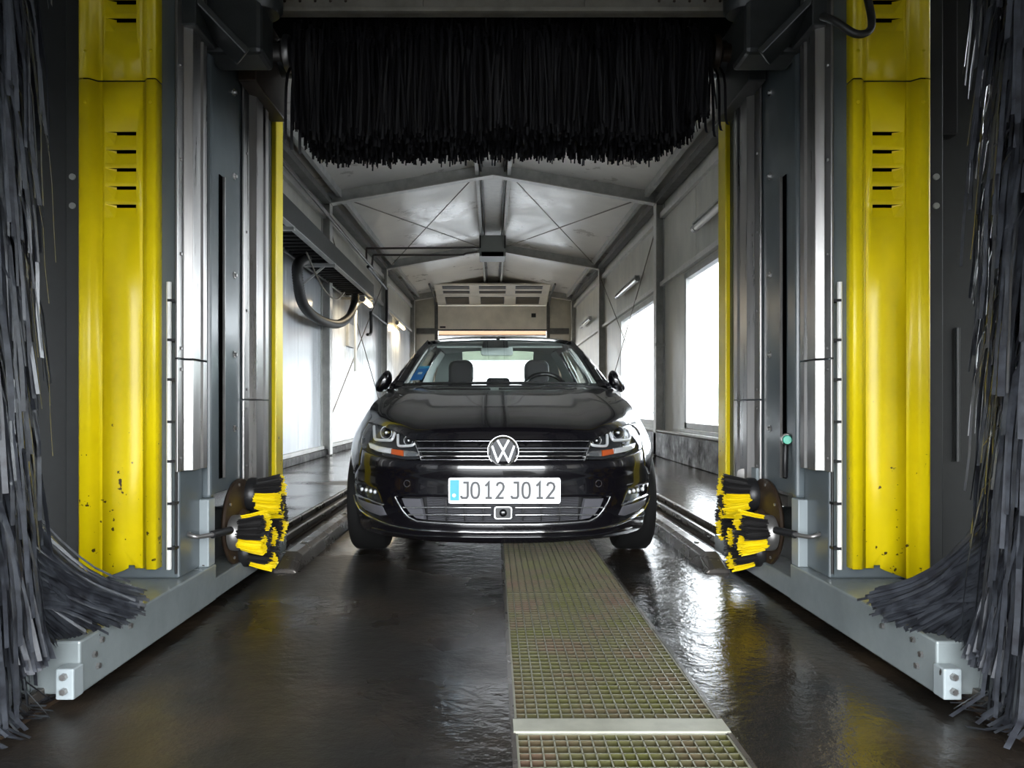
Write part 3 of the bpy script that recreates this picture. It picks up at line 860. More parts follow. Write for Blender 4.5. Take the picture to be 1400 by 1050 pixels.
# looped cable at the top of the window-side cover
MB().tube(crom([(GX + 1.19, 2.74, 2.30), (GX + 1.22, 2.70, 2.26), (GX + 1.28, 2.68, 2.205), (GX + 1.33, 2.68, 2.21), (GX + 1.35, 2.69, 2.26), (GX + 1.34, 2.72, 2.40)]), .014, 8).build('looped_cable', 'hose', gan, smooth=60)
# conduit on the splash plate beside the window-side brush
MB().tube([(GX + 1.80, 2.90, .62), (GX + 1.80, 2.90, 1.15)], .010, 8).build('conduit', 'dgrey', gan, smooth=60)
MB().box(GX + 1.70, GX + 1.78, 2.86, 2.92, 1.9, 2.6).build('cable_duct', 'blackm', gan, bevel=.01)

# ------------------------------------------------------------------ wheel brushes
def tuft(mb, base, tip, r0, r1, nb, rng, rad=.0022):
    base, tip = Vector(base), Vector(tip)
    d = (tip - base); dn = d.normalized(); u = dn.orthogonal().normalized(); v = dn.cross(u)
    for _ in range(nb):
        a = rng.uniform(0, 2 * pi); q = math.sqrt(rng.random())
        o = u * math.cos(a) + v * math.sin(a)
        p0 = base + o * q * r0
        p1 = tip + o * q * r1 + dn * rng.uniform(-.02, .01)
        mid = (p0 + p1) / 2 + Vector((0, 0, -.002))
        sd = dn.cross(o); sd = sd.normalized() if sd.length > 1e-6 else u
        mb.ribbon([p0, mid, p1], rad * 2, sd); mb.ribbon([p0, mid, p1], rad * 2, o)
def wheel_brush(s, label):
    X = lambda q: GX + s * q
    cy, cz = 3.42, .30
    r = empty('wheel_brush', (X(1.24), cy, .03), label, 'brush')
    MB().lathe([(0, .0), (.19, 0), (.2, .01), (.2, .022), (.17, .03), (.06, .03), (.05, .055), (0, .055)], (X(1.245), cy, cz), (-s, 0, 0), 36).build('disc', 'rust', r, smooth=35)
    MB().cyl((X(1.42), cy, cz), (X(1.225), cy, cz), .07, 16).build('drive_shaft', 'dgrey', r, smooth=40)
    for k in range(8):
        t = k * pi / 4 + .2
        MB().lathe([(0, .01), (.007, .01), (.008, 0)], (X(1.223), cy + .178 * math.cos(t), cz + .178 * math.sin(t)), (-s, 0, 0), 6).build('bolt', 'steelm', r)
    rng = random.Random(20 + s)
    for k, (dy, dz, ln) in enumerate([(.10, .115, .15), (-.13, -.03, .15), (.02, -.135, .14), (.17, -.02, .14)]):
        c = Vector((X(1.215), cy + dy, cz + dz))
        ax = Vector((-s, 0, 0))
        hub = MB().lathe([(0, 0), (.078, 0), (.08, .01), (.08, .03), (.07, .045), (0, .045)], c, ax, 28).build('cup_hub', 'steelm' if k == 1 else 'black', r, smooth=35)
        nt = 8; yb = MB(); bb = MB()
        for i in range(nt):
            t = 2 * pi * i / nt + k * .5 + .2
            for q, rr in ((.055, .022), (.025, .012)):
                o = Vector((0, math.cos(t), math.sin(t)))
                b0 = c + ax * .04 + o * q
                t0 = c + ax * ln + o * q * 1.35
                tuft(yb if (i // 2) % 2 == 0 else bb, b0, t0, rr, rr * 1.35, 90 if q > .04 else 45, rng)
        for mbx, mt in ((yb, 'byel'), (bb, 'bblk')):
            o = mbx.build('bristles', mt, hub, recalc=False); o['kind'] = 'stuff'
wheel_brush(-1, 'yellow and black wheel brush on the gantry leg beside the white panel wall')
wheel_brush(1, 'yellow and black wheel brush on the gantry leg beside the windows')

# ------------------------------------------------------------------ hanging side brushes
def side_brush(s, label, seed):
    rng = random.Random(seed)
    cx, cy = GX + s * 1.47, 1.86
    r = empty('side_brush', (cx, cy, 0), label, 'brush')
    MB().cyl((cx, cy, .12), (cx, cy, 3.2), .06, 16).build('shaft', 'dgrey', r, smooth=40)
    MB().box(cx - .06, cx + .06, cy - .05, 2.95, 3.1, 3.2).build('hanger', 'dgrey', r)
    for z in [0.3 + .22 * k for k in range(13)]:
        MB().lathe([(.058, 0), (.075, 0), (.075, .03), (.058, .03)], (cx, cy, z), (0, 0, 1), 16).build('clamp_ring', 'black', r, smooth=40)
    mb = MB()
    inward = 0.0 if s < 0 else pi
    def strip(root, az, L, Rr, wd, nseg=6, floorz=.015, k=.16, flare=0.0):
        o = Vector((math.cos(az), math.sin(az), 0))
        pts = []; p = Vector(root); ds = L / nseg
        tw = rng.uniform(-.5, .5)
        el = rng.uniform(.1, .8)               # start elevation below horizontal
        for i in range(nseg + 1):
            pts.append(p.copy())
            rad = (Vector((p.x - cx, p.y - cy, 0))).length
            f = smooth01((rad - .05) / max(Rr, .05))
            ang = lerp(el, pi / 2 - rng.uniform(.0, .12), f)
            if i > nseg * .55: ang -= flare
            d = o * math.cos(ang) + Vector((0, 0, -math.sin(ang)))
            p = p + d * ds
            if p.z < floorz:
                p.z = floorz + rng.uniform(0, .02); p = p + o * ds * .6
        side = Vector((-math.sin(az + tw), math.cos(az + tw), 0))
        mb.ribbon(pts, wd, side)
    for i in range(2300):
        z = rng.uniform(.55, 3.0); az = rng.uniform(0, 2 * pi)
        strip((cx + .06 * math.cos(az), cy + .06 * math.sin(az), z), az, rng.uniform(.45, .68), rng.choice([.10, .14, .18, .21]) * rng.uniform(.8, 1.1), rng.uniform(.008, .017))
    for i in range(600):                      # lowest rows, splayed over the floor
        az = rng.uniform(0, 2 * pi); z = rng.uniform(.25, .6)
        strip((cx + .06 * math.cos(az), cy + .06 * math.sin(az), z), az, rng.uniform(.32, .46), rng.uniform(.10, .18), rng.uniform(.008, .015), floorz=.012)
    # tail swept over the pedestal towards the lane, fanning from the pedestal top round to its end
    for i in range(1000):
        u = rng.random(); lay = rng.random()
        tip = Vector((GX + s * (lerp(1.135, 1.42, u ** 1.3) + rng.uniform(-.025, .035)), lerp(2.30, 1.97, u) + rng.uniform(-.05, .03), lerp(.235, .13, u) + lay * .075 - .03))
        z0 = lerp(.50, .95, lay) + rng.uniform(-.06, .06)
        a = Vector((cx - s * .07, cy + rng.uniform(-.05, .05), z0))
        b = Vector((lerp(cx - s * .10, tip.x, .22), lerp(cy + .03, tip.y, .2) + rng.uniform(-.03, .03), lerp(z0, tip.z, .52)))
        c_ = Vector((lerp(cx - s * .10, tip.x, .62), lerp(cy, tip.y, .62), tip.z + lerp(.07, .14, u) + .02 * lay))
        pts = crom([a, b, c_, tip + Vector((0, 0, -.01))], 4)
        cut = rng.choice([0, 0, 0, 1, 1, 2])
        pts = pts[:len(pts) - cut]
        mb.ribbon(pts, rng.uniform(.007, .014), Vector((.3 * s, rng.uniform(.3, 1), rng.uniform(.1, .9))).normalized())
    for i in range(380):                      # strips hanging in front of the pedestal end
        q = rng.random(); tip = Vector((GX + s * lerp(1.22, 1.46, q), 1.95 + rng.uniform(-.06, .03), lerp(.16, .03, q) + rng.uniform(-.01, .05)))
        z0 = rng.uniform(.5, .75)
        a = Vector((cx - s * .06, cy + rng.uniform(-.05, .06), z0)); b = Vector((lerp(cx, tip.x, .7), lerp(cy, tip.y, .6), lerp(z0, tip.z, .35)))
        mb.ribbon(crom([a, b, tip], 4), rng.uniform(.008, .014), Vector((1, rng.uniform(-.6, .6), 0)).normalized())
    o = mb.build('strips', 'strip', r, recalc=False); o['kind'] = 'stuff'
side_brush(-1, 'tall hanging grey side brush in front of the yellow cover on the panelled wall side', 3)
side_brush(1, 'tall hanging grey side brush in front of the yellow cover on the window side', 4)

# ------------------------------------------------------------------ overhead brush
rng = random.Random(11)
tb = empty('top_brush', (GX, 3.76, 2.62), 'black horizontal roof brush hanging under the cross beam', 'brush')
MB().cyl((GX - 1.13, 3.76, 2.62), (GX + 1.14, 3.76, 2.62), .09, 20).build('roller', 'dgrey', tb, smooth=40)
for s in (-1, 1):
    MB().lathe([(0, 0), (.085, 0), (.09, .01), (.09, .03), (.05, .05), (.05, .09), (0, .09)], (GX + s * 1.06, 3.70, 2.62), (s, 0, 0), 24).build('end_flange', 'steelm' if s < 0 else 'rust', tb, smooth=35)
mb = MB()
for i in range(4200):
    x = rng.uniform(-1.02, 1.02)
    back = rng.random() < .5
    th = rng.uniform(-.2, 1.4)             # angle around the roller
    sg = 1 if back else -1
    o = Vector((rng.uniform(-.05, .05), sg * math.cos(th), math.sin(th)))
    p = Vector((GX + x, 3.76, 2.62)) + o * .085
    endz = 2.165 + rng.gauss(0, .012) + .03 * math.sin(x * 3.1 + 1.0) * 0.5
    if x > .80: endz += (x - .80) * .62
    if x < -.93: endz += (-.93 - x) * .8
    out = rng.uniform(.03, .13)
    p1 = p + o * out
    p2 = p1 + Vector((rng.uniform(-.02, .02), sg * .03 * math.cos(th), -.06))
    zz = max(endz, endz + rng.choice([0, 0, 0, .02, .05]))
    p4 = Vector((p2.x + rng.uniform(-.03, .03), p2.y + sg * rng.uniform(-.03, .02), zz))
    p3 = (p2 + p4) / 2 + Vector((rng.uniform(-.008, .008), 0, 0))
    mb.ribbon(crom([p, p1, p2, p3, p4], 2), rng.uniform(.007, .013), Vector((1, rng.uniform(-.9, .9), 0)).normalized())
for x, z in [(-1.06, 2.2), (-1.03, 2.16), (-.99, 2.14), (1.04, 2.22), (1.07, 2.25), (1.10, 2.28), (1.0, 2.24)]:
    mb.ribbon(crom([(GX + x * .96, 3.72, 2.6), (GX + x * 1.01, 3.66, 2.5), (GX + x * 1.02, 3.66, z), (GX + x * 1.03 + .01, 3.67, z - .03)], 4), .014, (1, .2, 0))
o = mb.build('strips', 'strip2', tb, recalc=False); o['kind'] = 'stuff'

# ================================================================== HALL FITTINGS
ct = empty('cable_trough', (-2.55, 9.5, 2.9), 'dark steel cable trough on brackets along the white panel wall', 'cable trough')
MB().box(-2.33, -2.28, 4.6, 14.0, 2.90, 3.16).build('side_rail', 'dgrey', ct, bevel=.006)
MB().box(-2.36, -2.28, 4.6, 14.0, 2.89, 2.90).build('lower_flange', 'frame', ct)
MB().box(-2.80, -2.76, 4.6, 14.0, 2.90, 3.05).build('side_rail', 'dgrey', ct, bevel=.006)
base = None
for i in range(46):
    yy = 4.7 + i * .2
    if base is None: base = MB().box(-2.77, -2.33, yy, yy + .07, 2.92, 2.945).build('rung', 'blackm', ct)
    else: instance(base, (0, yy - 4.7, 0), ct)
MB().box(-2.77, -2.33, 4.6, 14.0, 3.0, 3.02).build('floor_sheet', 'blackm', ct)
for yy in (8.4, 10.6, 13.9):
    MB().bar((-2.88, yy, 2.88), (-2.28, yy, 2.88), .07, .05).build('bracket', 'frame', ct)
    MB().bar((-2.88, yy, 2.5), (-2.45, yy, 2.86), .03, .03).build('stay', 'frame', ct)
def hose(name, pts, r, label, cat, mat='hose', n=8, sm=6):
    return tag(MB().tube(crom(pts, sm), r, n).build(name, mat, smooth=60), label, cat)
def corrug(pts, r):
    c = crom(pts, 16); out = []; rs = []
    for i, p in enumerate(c): out.append(p); rs.append(r * (1.0 if i % 2 else .86))
    return MB().tube(out, rs, 12)
tag(corrug([(-2.62, 10.3, 2.92), (-2.6, 9.75, 2.72), (-2.58, 9.7, 2.45), (-2.6, 10.0, 2.24), (-2.62, 10.6, 2.16), (-2.62, 11.4, 2.15), (-2.6, 12.3, 2.22), (-2.56, 13.0, 2.42), (-2.54, 13.4, 2.70), (-2.54, 13.5, 2.90)], .075).build('supply_hose', 'hose', smooth=60), 'thick black hose hanging in a wide loop below the cable trough', 'hose')
hose('thin_cable', [(-2.5, 9.8, 2.9), (-2.45, 10.5, 2.55), (-2.45, 11.4, 2.5), (-2.5, 12.3, 2.75)], .012, 'thin grey cable sagging below the cable trough', 'cable', 'wire')
hose('water_pipe', [(-2.70, 8.0, 4.0), (-2.70, 12.0, 3.98), (-2.70, 15.5, 3.92), (-2.70, 15.6, 3.95), (-2.70, 15.6, 4.17), (-2.68, 15.6, 4.2), (-2.5, 15.6, 4.2), (-.5, 16.0, 4.3), (-.38, 17.0, 4.5)], .022, 'upper thin dark pipe crossing under the roof to the heater box', 'pipe', 'copper', sm=3)
hose('water_pipe', [(-2.64, 8.0, 3.9), (-2.64, 12.0, 3.88), (-2.60, 15.5, 3.82), (-2.58, 15.6, 3.85), (-2.56, 15.6, 4.02), (-2.52, 15.6, 4.06), (-2.3, 15.6, 4.06), (-.8, 15.9, 4.12), (-.6, 15.95, 4.16), (-.38, 17.0, 4.42)], .022, 'lower thin dark pipe crossing under the roof to the heater box', 'pipe', 'copper', sm=3)
hose('drain_pipe', [(-2.70, 15.8, 3.85), (-2.70, 18.4, 3.8), (-2.69, 18.5, 3.75), (-2.69, 18.5, 3.0), (-2.72, 18.4, 2.92), (-2.75, 16.6, 2.95), (-2.75, 16.5, 2.88), (-2.75, 16.5, 2.5), (-2.78, 16.2, 2.42)], .035, 'black bent drain pipe on the wall beside the trough end', 'pipe', 'hose', sm=3)
hb = empty('heater_box', (0, 17.5, 4.3), 'grey heater box hung under the roof ridge', 'heater')
MB().box(-.32, .30, 17.2, 17.9, 4.36, 4.86).build('housing', 'heater', hb, bevel=.015)
MB().box(-.27, .25, 17.18, 17.2, 4.36, 4.46).build('outlet', 'shade_black', hb)
for x in (-.30, .28):
    MB().box(x - .015, x + .015, 17.15, 17.9, 4.55, 5.0).build('hanger', 'blackm', hb)
# lamps
def lamp(loc, L, lit, label):
    x, y0, z = loc
    r = empty('tube_lamp', (x, y0, z), label, 'lamp')
    sd = 1 if x < 0 else -1
    MB().box(x - .05, x + .05, y0, y0 + L, z + .045, z + .075).build('housing', 'frame', r, bevel=.006)
    MB().tube([(x, y0 + .05, z), (x, y0 + L - .05, z)], .045, 14).build('tube', 'tubeon' if lit else 'tubeoff', r, smooth=50)
    for yy in (y0, y0 + L):
        MB().cyl((x, yy - .04, z), (x, yy + .06, z), .052, 14).build('end_cap', 'steelm', r, smooth=40)
    MB().bar((x - sd * .135, y0 + L / 2, z + .06), (x, y0 + L / 2, z + .06), .04, .02).build('bracket', 'frame', r)
    if lit:
        l = bpy.data.lights.new('tube_light', 'AREA'); l.shape = 'RECTANGLE'; l.size = .08; l.size_y = L - .1
        l.energy = 1.2 if y0 < 20 else 5.0; l.color = (1, .82, .55)
        lo = bpy.data.objects.new('tube_light', l); lo.location = (x, y0 + L / 2, z - .06); C.objects.link(lo)
lamp((-2.75, 21.0, 3.22), 1.6, True, 'lit warm tube lamp on the far part of the panelled wall')
lamp((-2.39, 13.4, 2.80), .9, True, 'lit tube lamp under the end of the cable trough')
lamp((2.74, 13.9, 3.25), 2.2, False, 'unlit tube lamp above the middle window')
lamp((2.74, 8.0, 3.25), 1.9, False, 'unlit tube lamp above the window beside the gantry')
lamp((2.74, 20.6, 3.30), 2.0, False, 'unlit tube lamp on the far part of the window wall')
# bracing rods
def rod(p0, p1, label, grp):
    tag(MB().tube([p0, p1], .011, 6).build('bracing_rod', 'wire', smooth=60), label, 'rod', grp)
zr = lambda x, y: zdeck(x, y) - .12
for s, nm in ((-1, 'panelled'), (1, 'window')):
    rod((s * .3, 12.5, zr(.3, 12.5)), (s * 2.6, 18.9, zr(2.6, 18.9)), 'roof bracing rod on the %s side from the ridge out to the heater-side eave' % nm, 'roof bracing rods')
    rod((s * 2.6, 12.5, zr(2.6, 12.5) + .03), (s * .3, 18.9, zr(.3, 18.9) + .03), 'roof bracing rod on the %s side from the gantry-side eave up to the heater' % nm, 'roof bracing rods')
    rod((s * 2.825, 12.52, 4.0), (s * 2.825, 18.88, .6), 'wall bracing rod on the %s side, high at the gantry-side column, falling away' % nm, 'wall bracing rods')
    rod((s * 2.795, 12.52, .6), (s * 2.795, 18.88, 4.1), 'wall bracing rod on the %s side, low at the gantry-side column, rising away' % nm, 'wall bracing rods')
tag(MB().box(-2.905, -2.84, 14.4, 15.0, 2.02, 2.48).build('wall_box', 'frame', bevel=.01), 'small grey box on the white panel wall below the trough end', 'box')
tag(MB().tube([(-2.62, 13.93, 1.5), (-2.62, 13.93, 2.905)], .03, 10).build('white_pipe', 'white', smooth=60), 'short white pipe hanging at the trough end', 'pipe')

# ================================================================== CAR
CX, Y0 = 0.048, 3.45
WB, DF, NN = 0.872, 0.90, 2.15
LEN = 4.22
PLAN = []
def _plan():
    a = 0; prev = (0.0, 0.0)
    pts = []
    K = 160
    for i in range(K + 1):
        t = pi / 2 * i / K
        pts.append((WB * math.sin(t) ** (2 / NN), DF * (1 - math.cos(t) ** (2 / NN))))
    yb = LEN - .75
    for i in range(1, 41): pts.append((WB, lerp(DF, yb, i / 40)))
    for i in range(1, 61):
        t = pi / 2 * i / 60
        pts.append((WB * math.cos(t) ** (2 / 2.8), yb + .75 * math.sin(t) ** (2 / 2.8)))
    for p in pts:
        a += math.hypot(p[0] - prev[0], p[1] - prev[1]); PLAN.append((a, p[0], p[1])); prev = p
_plan()
AT = PLAN[-1][0]
import bisect
PA = [p[0] for p in PLAN]
def plan(a):
    a = max(0, min(AT, a)); i = min(max(bisect.bisect(PA, a), 1), len(PA) - 1)
    (a0, x0, y0), (a1, x1, y1) = PLAN[i - 1], PLAN[i]
    t = (a - a0) / max(1e-9, a1 - a0)
    # smoothed normal
    j0, j1 = max(i - 3, 0), min(i + 2, len(PA) - 1)
    dx, dy = PLAN[j1][1] - PLAN[j0][1], PLAN[j1][2] - PLAN[j0][2]
    L = math.hypot(dx, dy) or 1
    return lerp(x0, x1, t), lerp(y0, y1, t), dy / L, -dx / L
NF = 161
def a_of_x(x):
    x = min(x, WB * .9999)
    for i in range(1, NF):
        if PLAN[i][1] >= x:
            a0, x0, _ = PLAN[i - 1]; a1, x1, _ = PLAN[i]
            return lerp(a0, a1, (x - x0) / max(1e-9, x1 - x0))
    return PLAN[NF - 1][0]
def a_of_y(y):
    for i in range(1, len(PLAN)):
        if PLAN[i][2] >= y:
            a0, _, y0 = PLAN[i - 1]; a1, _, y1 = PLAN[i]
            return lerp(a0, a1, (y - y0) / max(1e-9, y1 - y0))
    return AT
SF = [(.15, .955), (.25, .98), (.35, .99), (.45, 1), (.58, 1), (.66, .985), (.72, .95), (.78, .912), (.84, .868), (.90, .82), (.95, .778), (1.0, .735), (1.05, .70)]
SD = [(.15, .90), (.3, .98), (.45, 1), (.6, 1.0), (.75, .985), (.85, .945), (.95, .885), (1.0, .855), (1.05, .83)]
PZ = [(.15, .12), (.185, .06), (.21, .045), (.25, .035), (.33, .016), (.40, .012), (.49, .012), (.51, .006), (.52, -.004), (.55, -.002), (.60, .014), (.66, .042), (.70, .068), (.75, .10), (.80, .15), (.9, .25)]
def tabs(t, x, h=.012): return (tab(t, x - h) + 2 * tab(t, x) + tab(t, x + h)) / 4
def Sz(z, y):
    f = smooth01((y - .9) / .9)
    return lerp(tabs(SF, z, .03), tabs(SD, z, .03), f)
def pz(z, yp): return tabs(PZ, z, .006) * (1 - smooth01(yp / .9))
def body(a, z, o=0.0):
    s = -1 if a < 0 else 1
    x, y, nx, ny = plan(abs(a))
    k = Sz(z, y)
    return (CX + s * (x * k + o * nx), Y0 + y + pz(z, y) + o * ny, z)
def az(px, py):
    """image measurement -> (arc length, height) on the body; |offset| only, the car is symmetric"""
    Y = Y0 + .1
    for _ in range(40):
        X = (px - VX) * Y / FPX; z = HC - (py - VY) * Y / FPX
        d = abs(X - CX)
        k = Sz(z, .3)
        xp = min(d / k, WB * .985); a = a_of_x(xp)
        _, yp, _, _ = plan(a)
        Y = lerp(Y, Y0 + yp + pz(z, yp), .5)
    return (a, z)
def azl(l): return [az(*p) for p in l]
def mir(l): return [(-a, z) for a, z in l]
def surfpts(l, o, s=1, d=.02): return [body(s * a, z, o) for a, z in resample(l, d, False)]

car = empty('car', (CX, Y0 + 2.1, 0), 'black hatchback with a number plate parked facing out between the wheel guides', 'car')
# key outlines (image measurements of the side towards the panelled wall)
HL_top = [(503.5, 578.5), (513.4, 579.5), (525, 584), (537.8, 590), (548, 593.5), (556, 597.5), (563, 602.5), (568.5, 609)]
HL_bot = [(575.5, 627), (566, 628.5), (553, 628.6), (539, 627), (526, 625), (513, 622), (503, 618.5), (495.3, 613.5)]
HL_out = [(493.5, 607), (494.2, 599), (497, 589)]
hl = azl(HL_top + HL_bot + HL_out)
g_t, g_b = az(567, 602), az(575.5, 628.7)
zc_t, zc_b = az(688, 601)[1], az(688, 629)[1]
# upper grille panel
gp = [(0, zc_t), (az(620, 601.3)[0], az(620, 601.3)[1]), az(563, 601.5), az(568.5, 609), az(575.5, 629), az(620, 629), (0, zc_b)]
gpoly = gp + mir(gp[1:-1])[::-1]
grille = patch(gpoly, body, grid=.06, off=-.028, thick=.0, lip=0).build('upper_grille', 'gloss', car, smooth=180)
for yy, rr, mt, xe in ((603.0, .0022, 'satin', 568), (612.8, .0042, 'gplast', 570), (617.5, .003, 'satin', 571), (623.6, .0052, 'chrome', 574), (628.6, .0022, 'satin', 576)):
    l = azl([(xe, yy), (600, yy), (640, yy), (688, yy)])
    l = l + mir(l[:-1])[::-1]
    MB().tube(surfpts(l, .001 if rr > .003 else -.004), rr, 8).build('slat', mt, grille, smooth=60)
for s in (-1, 1):
    MB().tube(surfpts(azl([(567, 604), (571.5, 616), (576, 629)]), .001, s), .0028, 8).build('edge_trim', 'satin', grille, smooth=60)
# emblem
ea, ez = 0.0, az(688, 616.5)[1]
ey = body(0, ez)[1]
def flat(q, z, t): return (CX + q, ey - .012 - t, ez + z)
ER = .0695
em = MB().lathe([(0, .0), (ER, .0), (ER, .010), (ER * .97, .014), (0, .014)], (CX, ey - .004, ez), (0, -1, 0), 48).build('emblem', 'gloss', car, smooth=35)
MB().lathe([(ER * .86, .012), (ER * .86, .021), (ER * .90, .025), (ER * .99, .023), (ER * 1.0, .012)], (CX, ey - .004, ez), (0, -1, 0), 48).build('emblem_ring', 'chrome', em, smooth=50)
MB().lathe([(ER * 1.03, .0), (ER * 1.03, .014), (ER * 1.07, .014), (ER * 1.10, .0)], (CX, ey - .004, ez), (0, -1, 0), 48).build('emblem_ring', 'satin', em, smooth=50)
def stroke(mb, pts, wd, fn, t0, t1):
    """flat mitred stroke"""
    pts = [Vector(p) for p in pts]; n = len(pts); L = []; Rr = []
    for i in range(n):
        d1 = (pts[i] - pts[i - 1]).normalized() if i else (pts[1] - pts[0]).normalized()
        d2 = (pts[i + 1] - pts[i]).normalized() if i < n - 1 else d1
        nn = Vector((-d1.y - d2.y, d1.x + d2.x)).normalized()
        c = max(.35, nn.dot(Vector((-d1.y, d1.x))))
        L.append(pts[i] + nn * wd / 2 / c); Rr.append(pts[i] - nn * wd / 2 / c)
    for i in range(n - 1):
        mb.prism([tuple(L[i]), tuple(Rr[i]), tuple(Rr[i + 1]), tuple(L[i + 1])], fn, t0, t1)
e_ = ER * .88
mb = MB(); stroke(mb, [(-.44 * e_, .86 * e_), (0, .06 * e_), (.44 * e_, .86 * e_)], .0095, flat, .004, .013)
mb.build('emblem_letter', 'chrome', em)
mb = MB(); stroke(mb, [(-.86 * e_, .42 * e_), (-.42 * e_, -.80 * e_), (0, .0 * e_), (.42 * e_, -.80 * e_), (.86 * e_, .42 * e_)], .0095, flat, .004, .012)
mb.build('emblem_letter', 'chrome', em)

# bumper with openings
fog = azl([(484.5, 660.5), (487.5, 674.5), (522, 688.5), (514, 668.8), (500, 664)])
lg = [(540.5, 679), (545, 688), (551, 698), (559, 707), (570, 712.5), (600, 715), (640, 716.6), (688, 717)]
lg_t = [(688, 680), (640, 679.5), (590, 679)]
lgl = azl(lg); lgt = azl(lg_t)
lgp = lgl + mir(lgl[:-1])[::-1] + mir(lgt[1:])[::-1] + lgt
arch_y0 = .525
b_side = [az(*p) for p in HL_bot]
seam = [(a_of_y(.40), .535), (a_of_y(.50), .47), (a_of_y(arch_y0), .42)]
low = [(a_of_y(arch_y0), .20), (a_of_y(.46), .176), (a_of_y(.28), .174), (a_of_y(.1), .176), (0, .177)]
half = [(0, zc_b - .002), az(620, 629.5)] + [az(575.5, 629.5)] + [(a, z - .003) for a, z in b_side[1:]] + seam + low
bpoly = half + mir(half[1:-1])[::-1]
bumper = patch(bpoly, body, [lgp, fog, mir(fog)], grid=.028, thick=.035, lip=.003, edge=.025).build('front_bumper', 'paint', car, smooth=50)
# lower grille
lgr = patch(lgp, body, grid=.06, off=-.05, thick=0, lip=0).build('lower_grille', 'dplast', car, smooth=180)
l = lgl + mir(lgl[:-1])[::-1]
MB().tube(surfpts(l, .002), .0042, 8).build('chrome_edge', 'satin', lgr, smooth=60)
for yy, xe in ((693.8, 550), (703.8, 557)):
    for s in (-1, 1):
        MB().tube(surfpts(azl([(xe, yy), (600, yy), (640, yy + .3), (671, yy + .5)]), -.006, s), .0036, 8).build('slat', 'satin', lgr, smooth=60)
for s in (-1, 1):
    q = azl([(546, 682), (572, 682.5), (578, 711), (566, 709), (558, 703), (550, 692)])
    patch([(s * a, z) for a, z in q], body, grid=.05, off=-.018, thick=.02, lip=0).build('grille_insert', 'gplast', lgr, smooth=60)
    for xx in (608, 634, 660):
        MB().tube(surfpts(azl([(xx, 684), (xx, 713)]), -.02, s), .004, 6).build('grille_bar', 'dplast', lgr, smooth=60)
# radiator fins behind
mb = MB()
for k in range(14):
    zz = lerp(az(688, 715)[1], az(688, 684)[1], k / 13)
    mb.tube([body(a, zz, -.04) for a in (-.40, -.2, 0, .2, .40)], .0022, 4)
o = mb.build('radiator_mesh', 'gplast', lgr); o['kind'] = 'stuff'
# sensor pod
sa, sz = 0.012, az(689, 701)[1]
sy = body(0, sz)[1]
def rrect(w_, h_, r, n=5):
    o = []
    for (cx_, cz_, t0) in ((w_ - r, h_ - r, 0), (-w_ + r, h_ - r, 90), (-w_ + r, -h_ + r, 180), (w_ - r, -h_ + r, 270)):
        for k in range(n + 1):
            t = math.radians(t0 + 90 * k / n); o.append((cx_ + r * math.cos(t), cz_ + r * math.sin(t)))
    return o
pod = MB().prism(rrect(.042, .030, .012), lambda q, z, t: (CX + q, sy - t, sz + z), -.03, .006).build('sensor_pod', 'satin', car, smooth=30)
MB().prism(rrect(.037, .025, .010), lambda q, z, t: (CX + q, sy - t, sz + z), -.03, .009).build('pod_face', 'dplast', pod, smooth=30)
MB().sphere((CX, sy - .006, sz), .019, 16, 10, (1, .6, 1)).build('sensor_lens', 'gloss', pod, smooth=180)
# fog lamps and side trim
for s in (-1, 1):
    fo = patch([(s * a, z) for a, z in fog], body, grid=.05, off=-.03, thick=0, lip=0).build('fog_lamp', 'lampin', car, smooth=180)
    for k in range(4):
        px_ = 491 + k * 6.0; c = body(s * az(px_, 669 + k * 1.3)[0], az(px_, 669 + k * 1.3)[1], -.016)
        MB().sphere(c, .010, 10, 6, (1, .6, 1.1)).build('fog_led', 'drl', fo, smooth=180)
    patch([(s * a, z) for a, z in fog], body, grid=.05, off=-.003, thick=.02, lip=0).build('fog_lens', 'lens', fo, smooth=180)
    MB().tube(surfpts(azl([(487.5, 676.5), (505, 682.5), (523, 690)]), .003, s), .0035, 6).build('fog_trim', 'satin', fo, smooth=60)
    q = azl([(489, 681), (523, 692), (529, 704), (520, 705), (500, 697), (491.5, 690)])
    patch([(s * a, z) for a, z in q], body, grid=.05, off=.002, thick=.01, lip=.002).build('bumper_insert', 'gplast', bumper, smooth=60)
    c = az(557, 661)
    p = body(s * c[0], c[1], .002)
    MB().lathe([(.015, 0), (.015, .003), (.017, .003), (.017, 0)], p, (s * .2, -1, 0), 20, True).build('parking_sensor', 'dplast', bumper)
st = azl([(485.5, 677), (488, 687), (493.5, 696.8), (503, 704.5), (515, 710.5), (530, 716.5), (545, 720.5), (566, 724), (600, 726), (640, 727.2), (688, 727.6)])
l = st + mir(st[:-1])[::-1]
MB().tube(surfpts(l, .004), .0062, 8).build('bumper_strip', 'chrome', bumper, smooth=60)
st = azl([(510, 722), (530, 727), (566, 732), (600, 733.2), (640, 734), (688, 734.3)])
l = st + mir(st[:-1])[::-1]
MB().tube(surfpts(l, .001), .008, 8).build('lower_lip', 'gloss', bumper, smooth=60)
